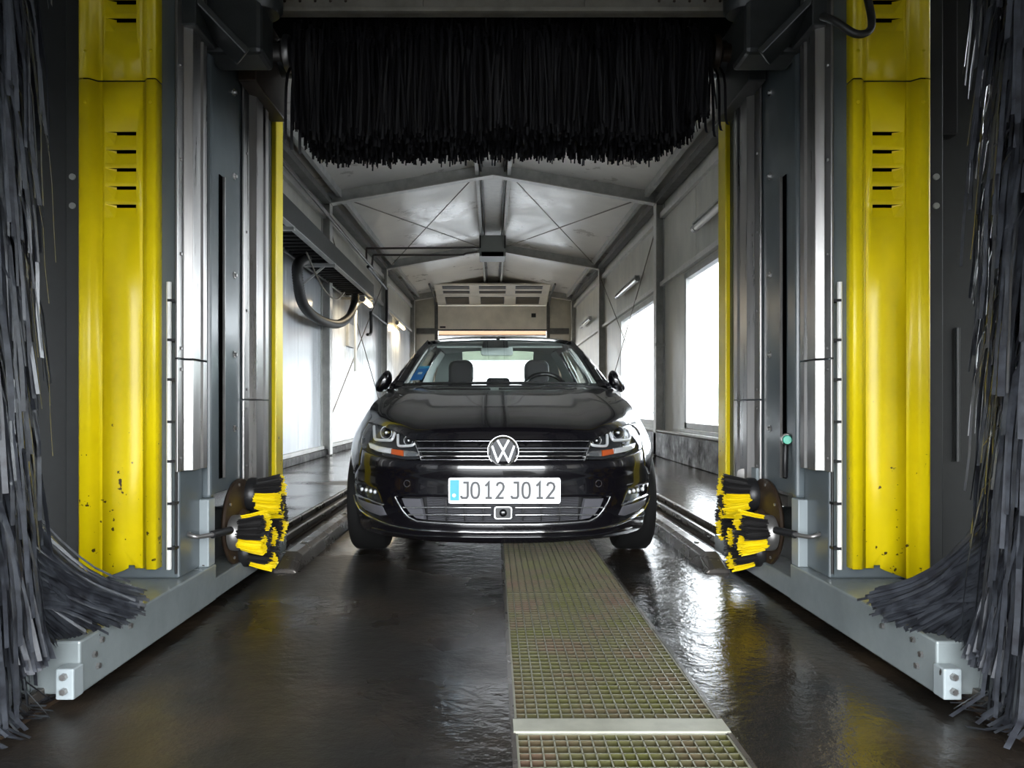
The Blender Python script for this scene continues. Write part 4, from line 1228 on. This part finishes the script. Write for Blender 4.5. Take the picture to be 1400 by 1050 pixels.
# number plate
pzc = az(689, 670)[1]; py_ = body(0, pzc)[1] - .022
PW, PH = .263, .060
plo = MB().prism(rrect(PW, PH, .010), lambda q, z, t: (CX + .006 + q, py_ - t, pzc + z), -.03, .004).build('number_plate', 'satin', car, smooth=30)
MB().prism(rrect(PW - .006, PH - .008, .006), lambda q, z, t: (CX + .006 + q, py_ - t, pzc + .002 + z), 0, .0055).build('plate_face', 'plate', plo, smooth=30)
MB().box(CX + .006 - PW + .007, CX + .006 - PW + .050, py_ - .0062, py_ - .004, pzc - PH + .014, pzc + PH - .010).build('country_band', 'pblue', plo)
def glyph(ch, x0, w_, h_):
    if ch == 'J': return [[(x0 + w_ * .35, h_), (x0 + w_, h_), (x0 + w_, h_ * .12), (x0 + w_ * .82, 0), (x0 + w_ * .2, 0), (x0, h_ * .14)]]
    if ch == '0' or ch == 'O':
        p = []
        for k in range(21):
            t = 2 * pi * k / 20
            p.append((x0 + w_ / 2 + w_ / 2 * math.copysign(abs(math.cos(t)) ** .75, math.cos(t)), h_ / 2 + h_ / 2 * math.copysign(abs(math.sin(t)) ** .8, math.sin(t))))
        return [p]
    if ch == '1': return [[(x0, h_ * .78), (x0 + w_ * .5, h_), (x0 + w_ * .5, 0)], [(x0, 0), (x0 + w_, 0)]]
    if ch == '2': return [[(x0, h_ * .78), (x0 + w_ * .15, h_ * .95), (x0 + w_ * .5, h_), (x0 + w_ * .85, h_ * .93), (x0 + w_, h_ * .75), (x0 + w_ * .9, h_ * .55), (x0, 0), (x0 + w_, 0)]]
    return []
# measured positions along the plate (fraction of plate width)
GL = [('J', 630.5, 9.5), ('O', 645, 10.5), ('1', 664, 9), ('2', 679.5, 9.5), ('J', 699, 9.5), ('O', 714.5, 10), ('1', 733.5, 9), ('2', 748, 10)]
gh = .072
for ch, px_, wpx in GL:
    x0 = (px_ - 690) * .00345
    mb = MB()
    for k, gpts in enumerate(glyph(ch, x0, wpx * .00345, gh)):
        stroke(mb, gpts, .0104, lambda q, z, t: (CX + .006 + q, py_ - t, pzc - .034 + z), .0045, .0072 + k * .0002)
    mb.build('character', 'ink', plo)
MB().lathe([(0, .007), (.011, .007), (.011, .004)], (CX + .008, py_, pzc - .028), (0, -1, 0), 16).build('plate_seal', 'steelm', plo)
MB().lathe([(0, .0068), (.009, .0068), (.009, .004)], (CX + .006 - PW + .026, py_, pzc - .022), (0, -1, 0), 16).build('plate_seal', 'plate', plo)

# headlights
for s in (-1, 1):
    P_ = lambda l: [(s * a, z) for a, z in azl(l)]
    sh = lambda l: [(s * a, z) for a, z in l]
    h = patch(sh(hl), body, grid=.04, off=-.045, thick=0, lip=0).build('headlight', 'lampin', car, smooth=180)
    # side walls of the housing
    mb = MB(); r_ = resample(sh(hl), .03); k = len(r_)
    mb.add([body(a, z, -.002) for a, z in r_] + [body(a, z, -.046) for a, z in r_], [(i, (i + 1) % k, k + (i + 1) % k, k + i) for i in range(k)])
    mb.build('housing', 'dplast', h)
    def T(l, o, r, nm, mt, n_=8, close=False):
        c = crom([Vector((*p, 0)) for p in azl(l)], 5)
        MB().tube([body(s * p.x, p.y, o) for p in c], r, n_).build(nm, mt, h, smooth=60)
    T([(507, 583), (507.5, 592), (508.5, 599.5), (512, 601.5), (522, 602), (530.5, 602), (534, 598), (536.5, 590.5)], -.018, .0082, 'light_guide', 'drl')
    T([(540.5, 594.5), (540.5, 602), (541, 608), (544, 610), (555, 609.8), (561, 609), (564.5, 606)], -.018, .0075, 'light_guide', 'drl')
    for (px_, py2, rr) in ((522.5, 591.5, .030), (554, 602.5, .022)):
        c = az(px_, py2); p = Vector(body(s * c[0], c[1], -.03))
        nrm = Vector((s * .25, -1, 0)).normalized()
        pr = MB().lathe([(rr * .7, -.01), (rr * 1.0, .012), (rr * 1.12, .012), (rr * 1.15, -.015)], p, nrm, 24).build('projector', 'satin', h, smooth=40)
        MB().sphere(p + nrm * .0, rr * .72, 16, 10, (1, .7, 1)).build('projector_lens', 'gloss', pr, smooth=180)
        MB().sphere(p + nrm * rr * .45, rr * .25, 10, 6, (1, .7, 1)).build('bulb', 'drl', pr, smooth=180)
    patch(P_([(498, 605.5), (512, 610.5), (528, 613.5), (529, 620.5), (512, 617.5), (500, 612.5)]), body, grid=.05, off=-.022, thick=.015, lip=.002).build('reflector', 'drl', h, smooth=60)
    patch(P_([(530, 614), (546, 616), (546, 624), (530, 621)]), body, grid=.05, off=-.022, thick=.015, lip=.002).build('reflector', 'amber', h, smooth=60)
    patch(P_([(547.5, 616), (566, 618), (570, 623.5), (553, 624.5), (547.5, 624)]), body, grid=.05, off=-.022, thick=.015, lip=.002).build('reflector', 'satin', h, smooth=60)
    patch(sh(hl), body, grid=.03, off=.001, thick=.0, lip=.002).build('lens_cover', 'lens', h, smooth=180)

# hood
seamline = [(.33, .752), (.45, .782), (.6, .815), (.8, .862), (1.0, .905), (1.25, .948)]
Fpx = [(688, 600.6), (650, 600.6), (620, 600.8), (590, 601), (569, 601), (562, 600.5), (555, 596.2), (546, 591.8), (537.8, 588.8), (525, 583), (513.4, 578.6), (503.5, 577.2)]
Faz = azl(Fpx)
Fpts = [Vector(body(a, z, 0)) - Vector((CX, Y0, 0)) for a, z in Faz]
def polyat(pts, t):
    ls = [0]
    for a, b in zip(pts, pts[1:]): ls.append(ls[-1] + (b - a).length)
    q = t * ls[-1]
    for i in range(1, len(pts)):
        if q <= ls[i] + 1e-9:
            return pts[i - 1].lerp(pts[i], (q - ls[i - 1]) / max(1e-9, ls[i] - ls[i - 1]))
    return pts[-1]
Spts = [Vector(body(a_of_y(yy), zz)) - Vector((CX, Y0, 0)) for yy, zz in seamline]
Spts[0] = Fpts[-1].copy()
Sc = crom(Spts, 8)
Cc = crom([Vector((0, y_, z_)) for y_, z_ in [(Fpts[0].y, Fpts[0].z), (.075, .722), (.13, .758), (.22, .792), (.38, .832), (.6, .878), (.82, .922), (1.02, .958)]], 8)
Rend = Sc[-1]
def rear(s):
    return Vector((s * Rend.x, lerp(Rend.y, 1.02, (1 - s * s)), lerp(Rend.z, .958, 1 - s * s)))
def hoodp(u, t):
    """u in 0..1 centre to side, t front to rear, local coords"""
    f = polyat(Fpts, u); r_ = rear(u)
    base = f.lerp(r_, t)
    cf, cr = Cc[0], Cc[-1]; sf, sr = Sc[0], Sc[-1]
    dc = polyat(Cc, t) - cf.lerp(cr, t); ds = polyat(Sc, t) - sf.lerp(sr, t)
    k = u ** 3
    d = dc * (1 - k) + ds * k
    # raised crease running back from the headlamp
    cre = .010 * math.exp(-((u - .72) / .07) ** 2) * smooth01(t * 3) * (1 - .3 * t)
    return base + d + Vector((0, 0, cre))
mb = MB(); NU, NV = 26, 30
def hf(i, j):
    u = (i * 2 - 1); t = j ** 1.5
    p = hoodp(abs(u), t)
    return (CX + math.copysign(p.x, u if u else 1), Y0 + p.y, p.z)
mb.grid(hf, NU * 2, NV)
hood = mb.build('hood', 'paint', car, smooth=180)
# fenders
for s in (-1, 1):
    arch = []
    for k in range(0, 19):
        t = pi * (.96 - .92 * k / 18)
        arch.append((.87 + .355 * math.cos(t), .315 + .355 * math.sin(t)))
    po = [(a, z) for a, z in [Faz[-1]]] + [(a_of_y(y_), z_ - .001) for y_, z_ in seamline[1:]] + [(a_of_y(1.30), .90), (a_of_y(1.30), .23), (a_of_y(1.23), .23)]
    po += [(a_of_y(y_), z_) for y_, z_ in arch[::-1] if z_ > .42 or y_ > .87]
    po += [(a, z + .002) for a, z in seam[::-1][1:]] + [az(495.3, 613.5)] + azl(HL_out)
    patch([(s * a, z) for a, z in po], body, grid=.045, thick=.02, lip=.003, edge=.04).build('fender', 'paint', car, smooth=60)
    # doors, quarter panel
    for nm, ya, yb_ in (('front_door', 1.305, 2.42), ('rear_door', 2.425, 3.30)):
        pd = [(a_of_y(ya), .23), (a_of_y(yb_), .23), (a_of_y(yb_), .96), (a_of_y(ya), .945)]
        if nm == 'rear_door':
            pd = [(a_of_y(ya), .23), (a_of_y(3.02), .23), (a_of_y(3.08), .52), (a_of_y(3.3), .68), (a_of_y(yb_), .975), (a_of_y(ya), .96)]
        dd = patch([(s * a, z) for a, z in pd], body, grid=.08, thick=.02, lip=.004, edge=.06).build(nm, 'paint', car, smooth=60)
        p = body(s * a_of_y(yb_ - .15), .82, .012); q = body(s * a_of_y(yb_ - .33), .815, .012)
        MB().bar(p, q, .02, .026).build('door_handle', 'paint', dd, bevel=.008)
    ar2 = []
    for k in range(0, 19):
        t = pi * (.04 + .92 * k / 18)
        ar2.append((3.5 + .355 * math.cos(t), .315 + .355 * math.sin(t)))
    pq = [(a_of_y(3.305), .978), (a_of_y(3.305), .70)] + [(a_of_y(y_), z_) for y_, z_ in ar2[::-1] if y_ > 3.32 or z_ > .62][0:0]
    pq = [(a_of_y(3.305), .985), (a_of_y(3.305), .66)] + [(a_of_y(y_), z_) for y_, z_ in ar2[::-1] if y_ > 3.33] + [(a_of_y(3.95), .24), (AT, .24), (AT, 1.0), (a_of_y(3.8), 1.0)]
    patch([(s * a, z) for a, z in pq], body, grid=.08, thick=.02, lip=.003, edge=.05).build('quarter_panel', 'paint', car, smooth=60)
    # wheel
    for wy in (.87, 3.5):
        wc = (CX + s * .755, Y0 + wy, .315)
        tr_ = MB().lathe([(.21, -.09), (.25, -.10), (.295, -.098), (.312, -.08), (.315, -.03), (.312, 0), (.315, .03), (.312, .08), (.295, .098), (.25, .10), (.21, .09)], wc, (s, 0, 0), 40).build('wheel', 'rubber', car, smooth=40)
        MB().lathe([(.215, -.085), (.2, .0), (.205, .07), (.222, .088), (.21, .09), (.19, .075)], wc, (s, 0, 0), 36).build('rim', 'satin', tr_, smooth=40)
        for k in range(5):
            t = 2 * pi * k / 5 + .3
            o_ = Vector((0, math.cos(t), math.sin(t)))
            MB().bar(Vector(wc) + Vector((s * .07, 0, 0)) + o_ * .02, Vector(wc) + Vector((s * .078, 0, 0)) + o_ * .205, .045, .02, (s, 0, 0)).build('spoke', 'satin', tr_, bevel=.006)
        MB().lathe([(0, .085), (.04, .083), (.05, .06)], wc, (s, 0, 0), 20).build('hub_cap', 'satin', tr_, smooth=40)
        # wheel house liner
        mb = MB()
        mb.grid(lambda i, j: (CX + s * lerp(.45, .76, j), Y0 + wy + .37 * math.cos(pi * i), .315 + .37 * math.sin(pi * i)), 16, 1)
        mb.build('wheel_liner', 'dplast', car)
MB().box(CX - .60, CX + .60, Y0 + .40, Y0 + 4.05, .17, .26).build('underbody', 'dplast', car)
MB().box(CX - .80, CX + .80, Y0 + 1.3, Y0 + 3.05, .19, .30).build('sill_floor', 'dplast', car)
MB().box(CX - .55, CX + .55, Y0 + .30, Y0 + .36, .2, .62).build('radiator_carrier', 'blackm', car)

# greenhouse
def wsb(s): return Vector((s * .640, lerp(1.30, 1.07, 1 - s * s), lerp(.972, .975, 1 - s * s)))
def wst(s): return Vector((s * .505, lerp(1.87, 1.75, 1 - s * s), lerp(1.298, 1.308, 1 - s * s)))
def wsp(i, j, o=0.0):
    s = i * 2 - 1
    p = wsb(s).lerp(wst(s), j)
    bul = .02 * math.sin(pi * j)
    return (CX + p.x, Y0 + p.y - bul - o * .5, p.z + bul * .8 + o * .85)
wsm = MB(); wsm.grid(lambda i, j: wsp(i, j), 24, 12)
wsh = wsm.build('windshield', 'glass', car, smooth=180)
# black ceramic band along the lower edge and the mirror shroud
mb = MB(); mb.grid(lambda i, j: wsp(i, j * .05, -.004), 24, 1); mb.build('lower_band', 'blackm', wsh)
mb = MB(); mb.grid(lambda i, j: wsp(lerp(.385, .555, i), lerp(.78, .995, j), -.005), 6, 4); mb.build('mirror_shroud', 'blackm', wsh)
# sticker inside the lower corner
mb = MB(); mb.grid(lambda i, j: wsp(lerp(.026, .092, i) + .010 * j, lerp(.11, .33, j), -.006), 4, 3); stk = mb.build('sticker', 'sblue', wsh)
mb = MB(); mb.grid(lambda i, j: wsp(lerp(.048, .072, i) + .012 * .5, lerp(.21, .25, j) , -.003), 2, 1); mb.build('sticker_print', 'plate', stk)
mb = MB(); mb.grid(lambda i, j: wsp(lerp(.036, .104, i), lerp(.33, .38, j), -.0055), 2, 1); mb.build('sticker_print', 'pblue', stk)
# roof
RC = [(1.75, 1.312), (1.85, 1.336), (1.97, 1.357), (2.1, 1.371), (2.3, 1.386), (2.6, 1.407), (2.9, 1.419), (3.2, 1.42), (3.5, 1.41), (3.66, 1.40)]
RE = [(1.87, .520), (2.0, .532), (2.3, .545), (2.8, .550), (3.2, .545), (3.62, .53)]
REZ = [(1.87, 1.305), (2.0, 1.325), (2.3, 1.343), (2.7, 1.362), (3.1, 1.370), (3.62, 1.365)]
def roofp(i, j, o=0.0):
    s = i * 2 - 1
    y_ = lerp(lerp(1.87, 1.755, 1 - s * s), lerp(3.62, 3.66, 1 - s * s), j)
    ye = lerp(1.87, 3.62, j)
    zc = tabs(RC, y_, .06); ze = tabs(REZ, ye, .06)
    f = abs(s) ** 2.6
    return (CX + s * tabs(RE, ye, .06), Y0 + y_, lerp(zc, ze, f) + o)
mb = MB(); mb.grid(roofp, 28, 24); roof = mb.build('roof', 'paint', car, smooth=180)
mb = MB(); mb.grid(lambda i, j: roofp(lerp(.03, .97, i), lerp(.005, .98, j), -.03), 20, 16); mb.build('headliner', 'trimg', roof, smooth=180)
MB().tube(crom([(CX, Y0 + 3.45, 1.40), (CX, Y0 + 3.5, 1.42), (CX, Y0 + 3.62, 1.44)]), [.02] * 6 + [.014] * 6 + [.006], 8).build('aerial_fin', 'paint', roof, smooth=60)
# A-pillars: body-colour strip from windshield edge to the door frame
PO = crom([Vector(p) for p in [(.695, 1.26, .945), (.668, 1.34, 1.016), (.600, 1.63, 1.186), (.556, 1.87, 1.287), (.532, 2.03, 1.328)]], 6)
for s in (-1, 1):
    mb = MB(); k = len(PO)
    inn = [wsb(1).lerp(wst(1), i / (k - 1)) + Vector((-.004, 0, 0)) for i in range(k)]
    vs = []
    for i in range(k):
        o_, n_ = PO[i], inn[i]
        m_ = (o_ + n_) / 2 + Vector((.012, -.03, .012))
        b_ = o_ + Vector((-.03, .09, -.02))
        for p in (n_, m_, o_, b_): vs.append((CX + s * p.x, Y0 + p.y, p.z))
    mb.add(vs, [(4 * i + q, 4 * i + q + 1, 4 * i + q + 5, 4 * i + q + 4) for i in range(k - 1) for q in range(3)])
    mb.build('pillar', 'paint', car, smooth=50)
    mb = MB(); vs = []
    for i in range(k):
        o_, n_ = PO[i], inn[i]
        for p in (n_ + Vector((-.022, .03, -.02)), o_ + Vector((-.05, .10, -.03))): vs.append((CX + s * p.x, Y0 + p.y, p.z))
    mb.add(vs, [(2 * i, 2 * i + 1, 2 * i + 3, 2 * i + 2) for i in range(k - 1)]); mb.build('pillar_lining', 'trimg', car, smooth=60)
    # body side above the belt line with window openings
    def side(y_, v, o=0.0):
        zb = tab([(1.25, .945), (2.4, .962), (3.3, .985), (4.0, 1.0)], y_)
        xb = plan(a_of_y(y_))[0] * Sz(zb, y_)
        zt = tabs(REZ, max(1.87, min(3.62, y_)), .06); xt = tabs(RE, max(1.87, min(3.62, y_)), .06)
        if y_ < 2.03:
            pa = min(PO, key=lambda p: abs(p.y - y_)); zt, xt = min(zt, pa.z), max(xt, pa.x) if pa.x > xt else xt
        bul = .02 * math.sin(pi * v)
        return (CX + s * (lerp(xb, xt, v) + bul + o), Y0 + y_, lerp(zb, zt, v) + o * .3)
    rear_cut = [(3.95, 0), (3.62, 1)]
    outer = [(1.28, 0), (2.4, 0), (3.3, 0), (3.95, 0), (3.80, .5), (3.62, 1), (3.0, 1), (2.4, 1), (2.03, 1), (1.7, 1), (1.45, 1)]
    w1 = [(1.52, .06), (2.36, .06), (2.36, .88), (2.02, .88), (1.70, .80)]
    w2 = [(2.50, .06), (3.20, .06), (3.30, .5), (3.18, .86), (2.50, .88)]
    patch(outer, side, [w1, w2], grid=.08, thick=.02, lip=.003, edge=.05).build('side_frame', 'paint', car, smooth=60)
    for wn in (w1, w2):
        patch(wn, side, grid=.1, off=-.008, thick=0, lip=0, edge=.1).build('side_window', 'glass', car, smooth=180)
    q = patch([(2.36, .02), (2.50, .02), (2.50, .92), (2.36, .92)], side, grid=.1, off=-.03, thick=0, lip=0, edge=.1); q.build('pillar_lining', 'trimg', car)
    q = patch([(3.2, .0), (3.9, .0), (3.62, .95), (3.2, .95)], side, grid=.1, off=-.035, thick=0, lip=0, edge=.1); q.build('pillar_lining', 'trimg', car)
    MB().tube([side(lerp(1.5, 3.2, t), .03, .004) for t in [k / 12 for k in range(13)]], .006, 6).build('belt_strip', 'gloss', car, smooth=60)
    # mirror
    mc = Vector((CX + s * .785, Y0 + 1.48, 1.005))
    mr_ = MB()
    # egg-shaped shell, outline measured from the photograph
    prof = [(-.085, -.02), (-.075, -.062), (-.02, -.072), (.06, -.03), (.078, .02), (.062, .058), (.03, .075), (-.01, .052), (-.055, .01)]
    pr = [Vector((p[0] * .76, p[1] * 1.12)) for p in prof]
    cen = sum(pr, Vector((0, 0))) / len(pr)
    rings = [(.0, -.055), (.55, -.05), (.85, -.032), (1.0, .0), (1.0, .045), (.9, .06)]
    vs = []; k = len(pr)
    for f, yy in rings:
        for p in pr:
            q = cen + (p - cen) * max(f, .02); vs.append((mc.x - s * q.x, mc.y + yy, mc.z + q.y))
    mr_.add(vs, [(i * k + j, i * k + (j + 1) % k, (i + 1) * k + (j + 1) % k, (i + 1) * k + j) for i in range(len(rings) - 1) for j in range(k)] + [tuple(range((len(rings) - 1) * k, len(rings) * k))])
    mo = mr_.build('wing_mirror', 'paint', car, smooth=70, sub=2)
    MB().bar((mc.x - s * .03, mc.y + .02, mc.z - .06), (CX + s * .69, Y0 + 1.46, .925), .05, .03).build('mirror_arm', 'gloss', mo, bevel=.008)
# rear window and tailgate top
def rwp(i, j):
    s = i * 2 - 1
    b_ = Vector((s * .36, lerp(3.98, 4.06, 1 - s * s), 1.0)); t_ = Vector((s * .35, lerp(3.62, 3.66, 1 - s * s), lerp(1.362, 1.392, 1 - s * s)))
    p = b_.lerp(t_, j); return (CX + p.x, Y0 + p.y + .015 * math.sin(pi * j), p.z)
mb = MB(); mb.grid(rwp, 16, 6); mb.build('rear_window', 'glass', car, smooth=180)
for s in (-1, 1):
    mb = MB(); mb.grid(lambda i, j: (CX + s * lerp(.345, lerp(.66, .54, j), i), Y0 + lerp(4.0, 3.62, j) - .05 * i, lerp(1.0, lerp(1.37, 1.36, i), j)), 4, 6)
    mb.build('tailgate_frame', 'trimg', car, smooth=180)
mb = MB(); mb.grid(lambda i, j: (CX + (i * 2 - 1) * lerp(.60, .70, j), Y0 + lerp(4.0, 4.16, j), lerp(1.0, .985, j)), 8, 2); mb.build('tailgate_top', 'paint', car)
# cowl and wipers
mb = MB(); mb.grid(lambda i, j: tuple(Vector((CX, Y0, -.006)) + rear(i * 2 - 1).lerp(wsb(i * 2 - 1), j) - Vector((0, .01, 0))), 20, 2)
cowl = mb.build('cowl', 'dplast', car)
for (s0, s1) in ((-.85, -.1), (-.02, .75)):
    a = wsb(s0) + Vector((0, -.005, .02)); b = wsb(s1) + Vector((0, -.02, .012))
    MB().tube([(CX + lerp(a.x, b.x, t), Y0 + lerp(wsb(lerp(s0, s1, t)).y - .015, wsb(lerp(s0, s1, t)).y - .02, t), .985) for t in [k / 8 for k in range(9)]], .006, 6).build('wiper', 'blackm', car, smooth=60)
# interior
MB().prism([(1.06, .70), (1.30, .965), (1.45, .975), (1.75, .93), (1.80, .70)], lambda y_, z, t: (CX + t, Y0 + y_, z), -.66, .66).build('dashboard', 'dash', car, bevel=.02)
MB().box(CX - .72, CX + .72, Y0 + 1.3, Y0 + 4.0, .28, .32).build('cabin_floor', 'dash', car)
MB().box(CX - .62, CX + .62, Y0 + 3.3, Y0 + 4.0, .85, .88).build('parcel_shelf', 'dash', car)
sw = MB(); scn = Vector((CX + .33, Y0 + 1.88, .925))
sw.tube([scn + Vector((.18 * math.cos(2 * pi * k / 28), .09 * math.sin(2 * pi * k / 28), .16 * math.sin(2 * pi * k / 28))) * .95 for k in range(29)], .016, 8)
swo = sw.build('steering_wheel', 'gloss', car, smooth=60)
MB().sphere(scn, .06, 12, 8, (1, .5, .8)).build('wheel_boss', 'dash', swo, smooth=180)
for k in (pi * .02, pi * .98, pi * 1.5):
    MB().bar(scn, scn + Vector((.17 * math.cos(k), .085 * math.sin(k), .15 * math.sin(k))), .03, .015, (0, -1, 0)).build('spoke', 'dash', swo)
for sx in (-.31, .31):
    st_ = MB(); 
    st_.prism([(2.0, .35), (2.45, .35), (2.62, .98), (2.50, 1.0), (2.38, .55), (2.0, .52)], lambda y_, z, t: (CX + sx + t, Y0 + y_, z), -.24, .24)
    so = st_.build('front_seat', 'seat', car, bevel=.05)
    hb_ = MB(); hb_.prism(rrect(.10, .105, .06), lambda q, z, t: (CX + sx + q, Y0 + 2.5 + t, 1.11 + z), 0, .11)
    hb_.build('headrest', 'seat', so, bevel=.025)
    for q in (-.06, .06):
        MB().cyl((CX + sx + q, Y0 + 2.56, .95), (CX + sx + q, Y0 + 2.56, 1.03), .008, 8).build('headrest_post', 'chrome', so)
rb = MB(); rb.prism([(3.05, .35), (3.4, .35), (3.55, .90), (3.42, .92), (3.25, .55), (3.05, .5)], lambda y_, z, t: (CX + t, Y0 + y_, z), -.62, .62)
rbo = rb.build('rear_bench', 'seat', car, bevel=.04)
for sx in (-.36, 0, .36):
    hb_ = MB(); hb_.prism(rrect(.11, .075, .03), lambda q, z, t: (CX + sx + q, Y0 + 3.45 + t, 1.03 + z), 0, .08)
    hb_.build('headrest', 'seat', rbo, bevel=.02)
im = MB(); im.prism(rrect(.115, .032, .02), lambda q, z, t: (CX - .02 + q, Y0 + 1.78 + t, 1.232 + z), 0, .03)
im.build('interior_mirror', 'trimg', car, bevel=.006)
for sx in (-.26, .26):
    MB().bar((CX + sx - .2, Y0 + 1.95, 1.285), (CX + sx + .2, Y0 + 1.95, 1.285), .11, .012, (0, -.3, 1)).build('sun_visor', 'trimg', car, bevel=.004)
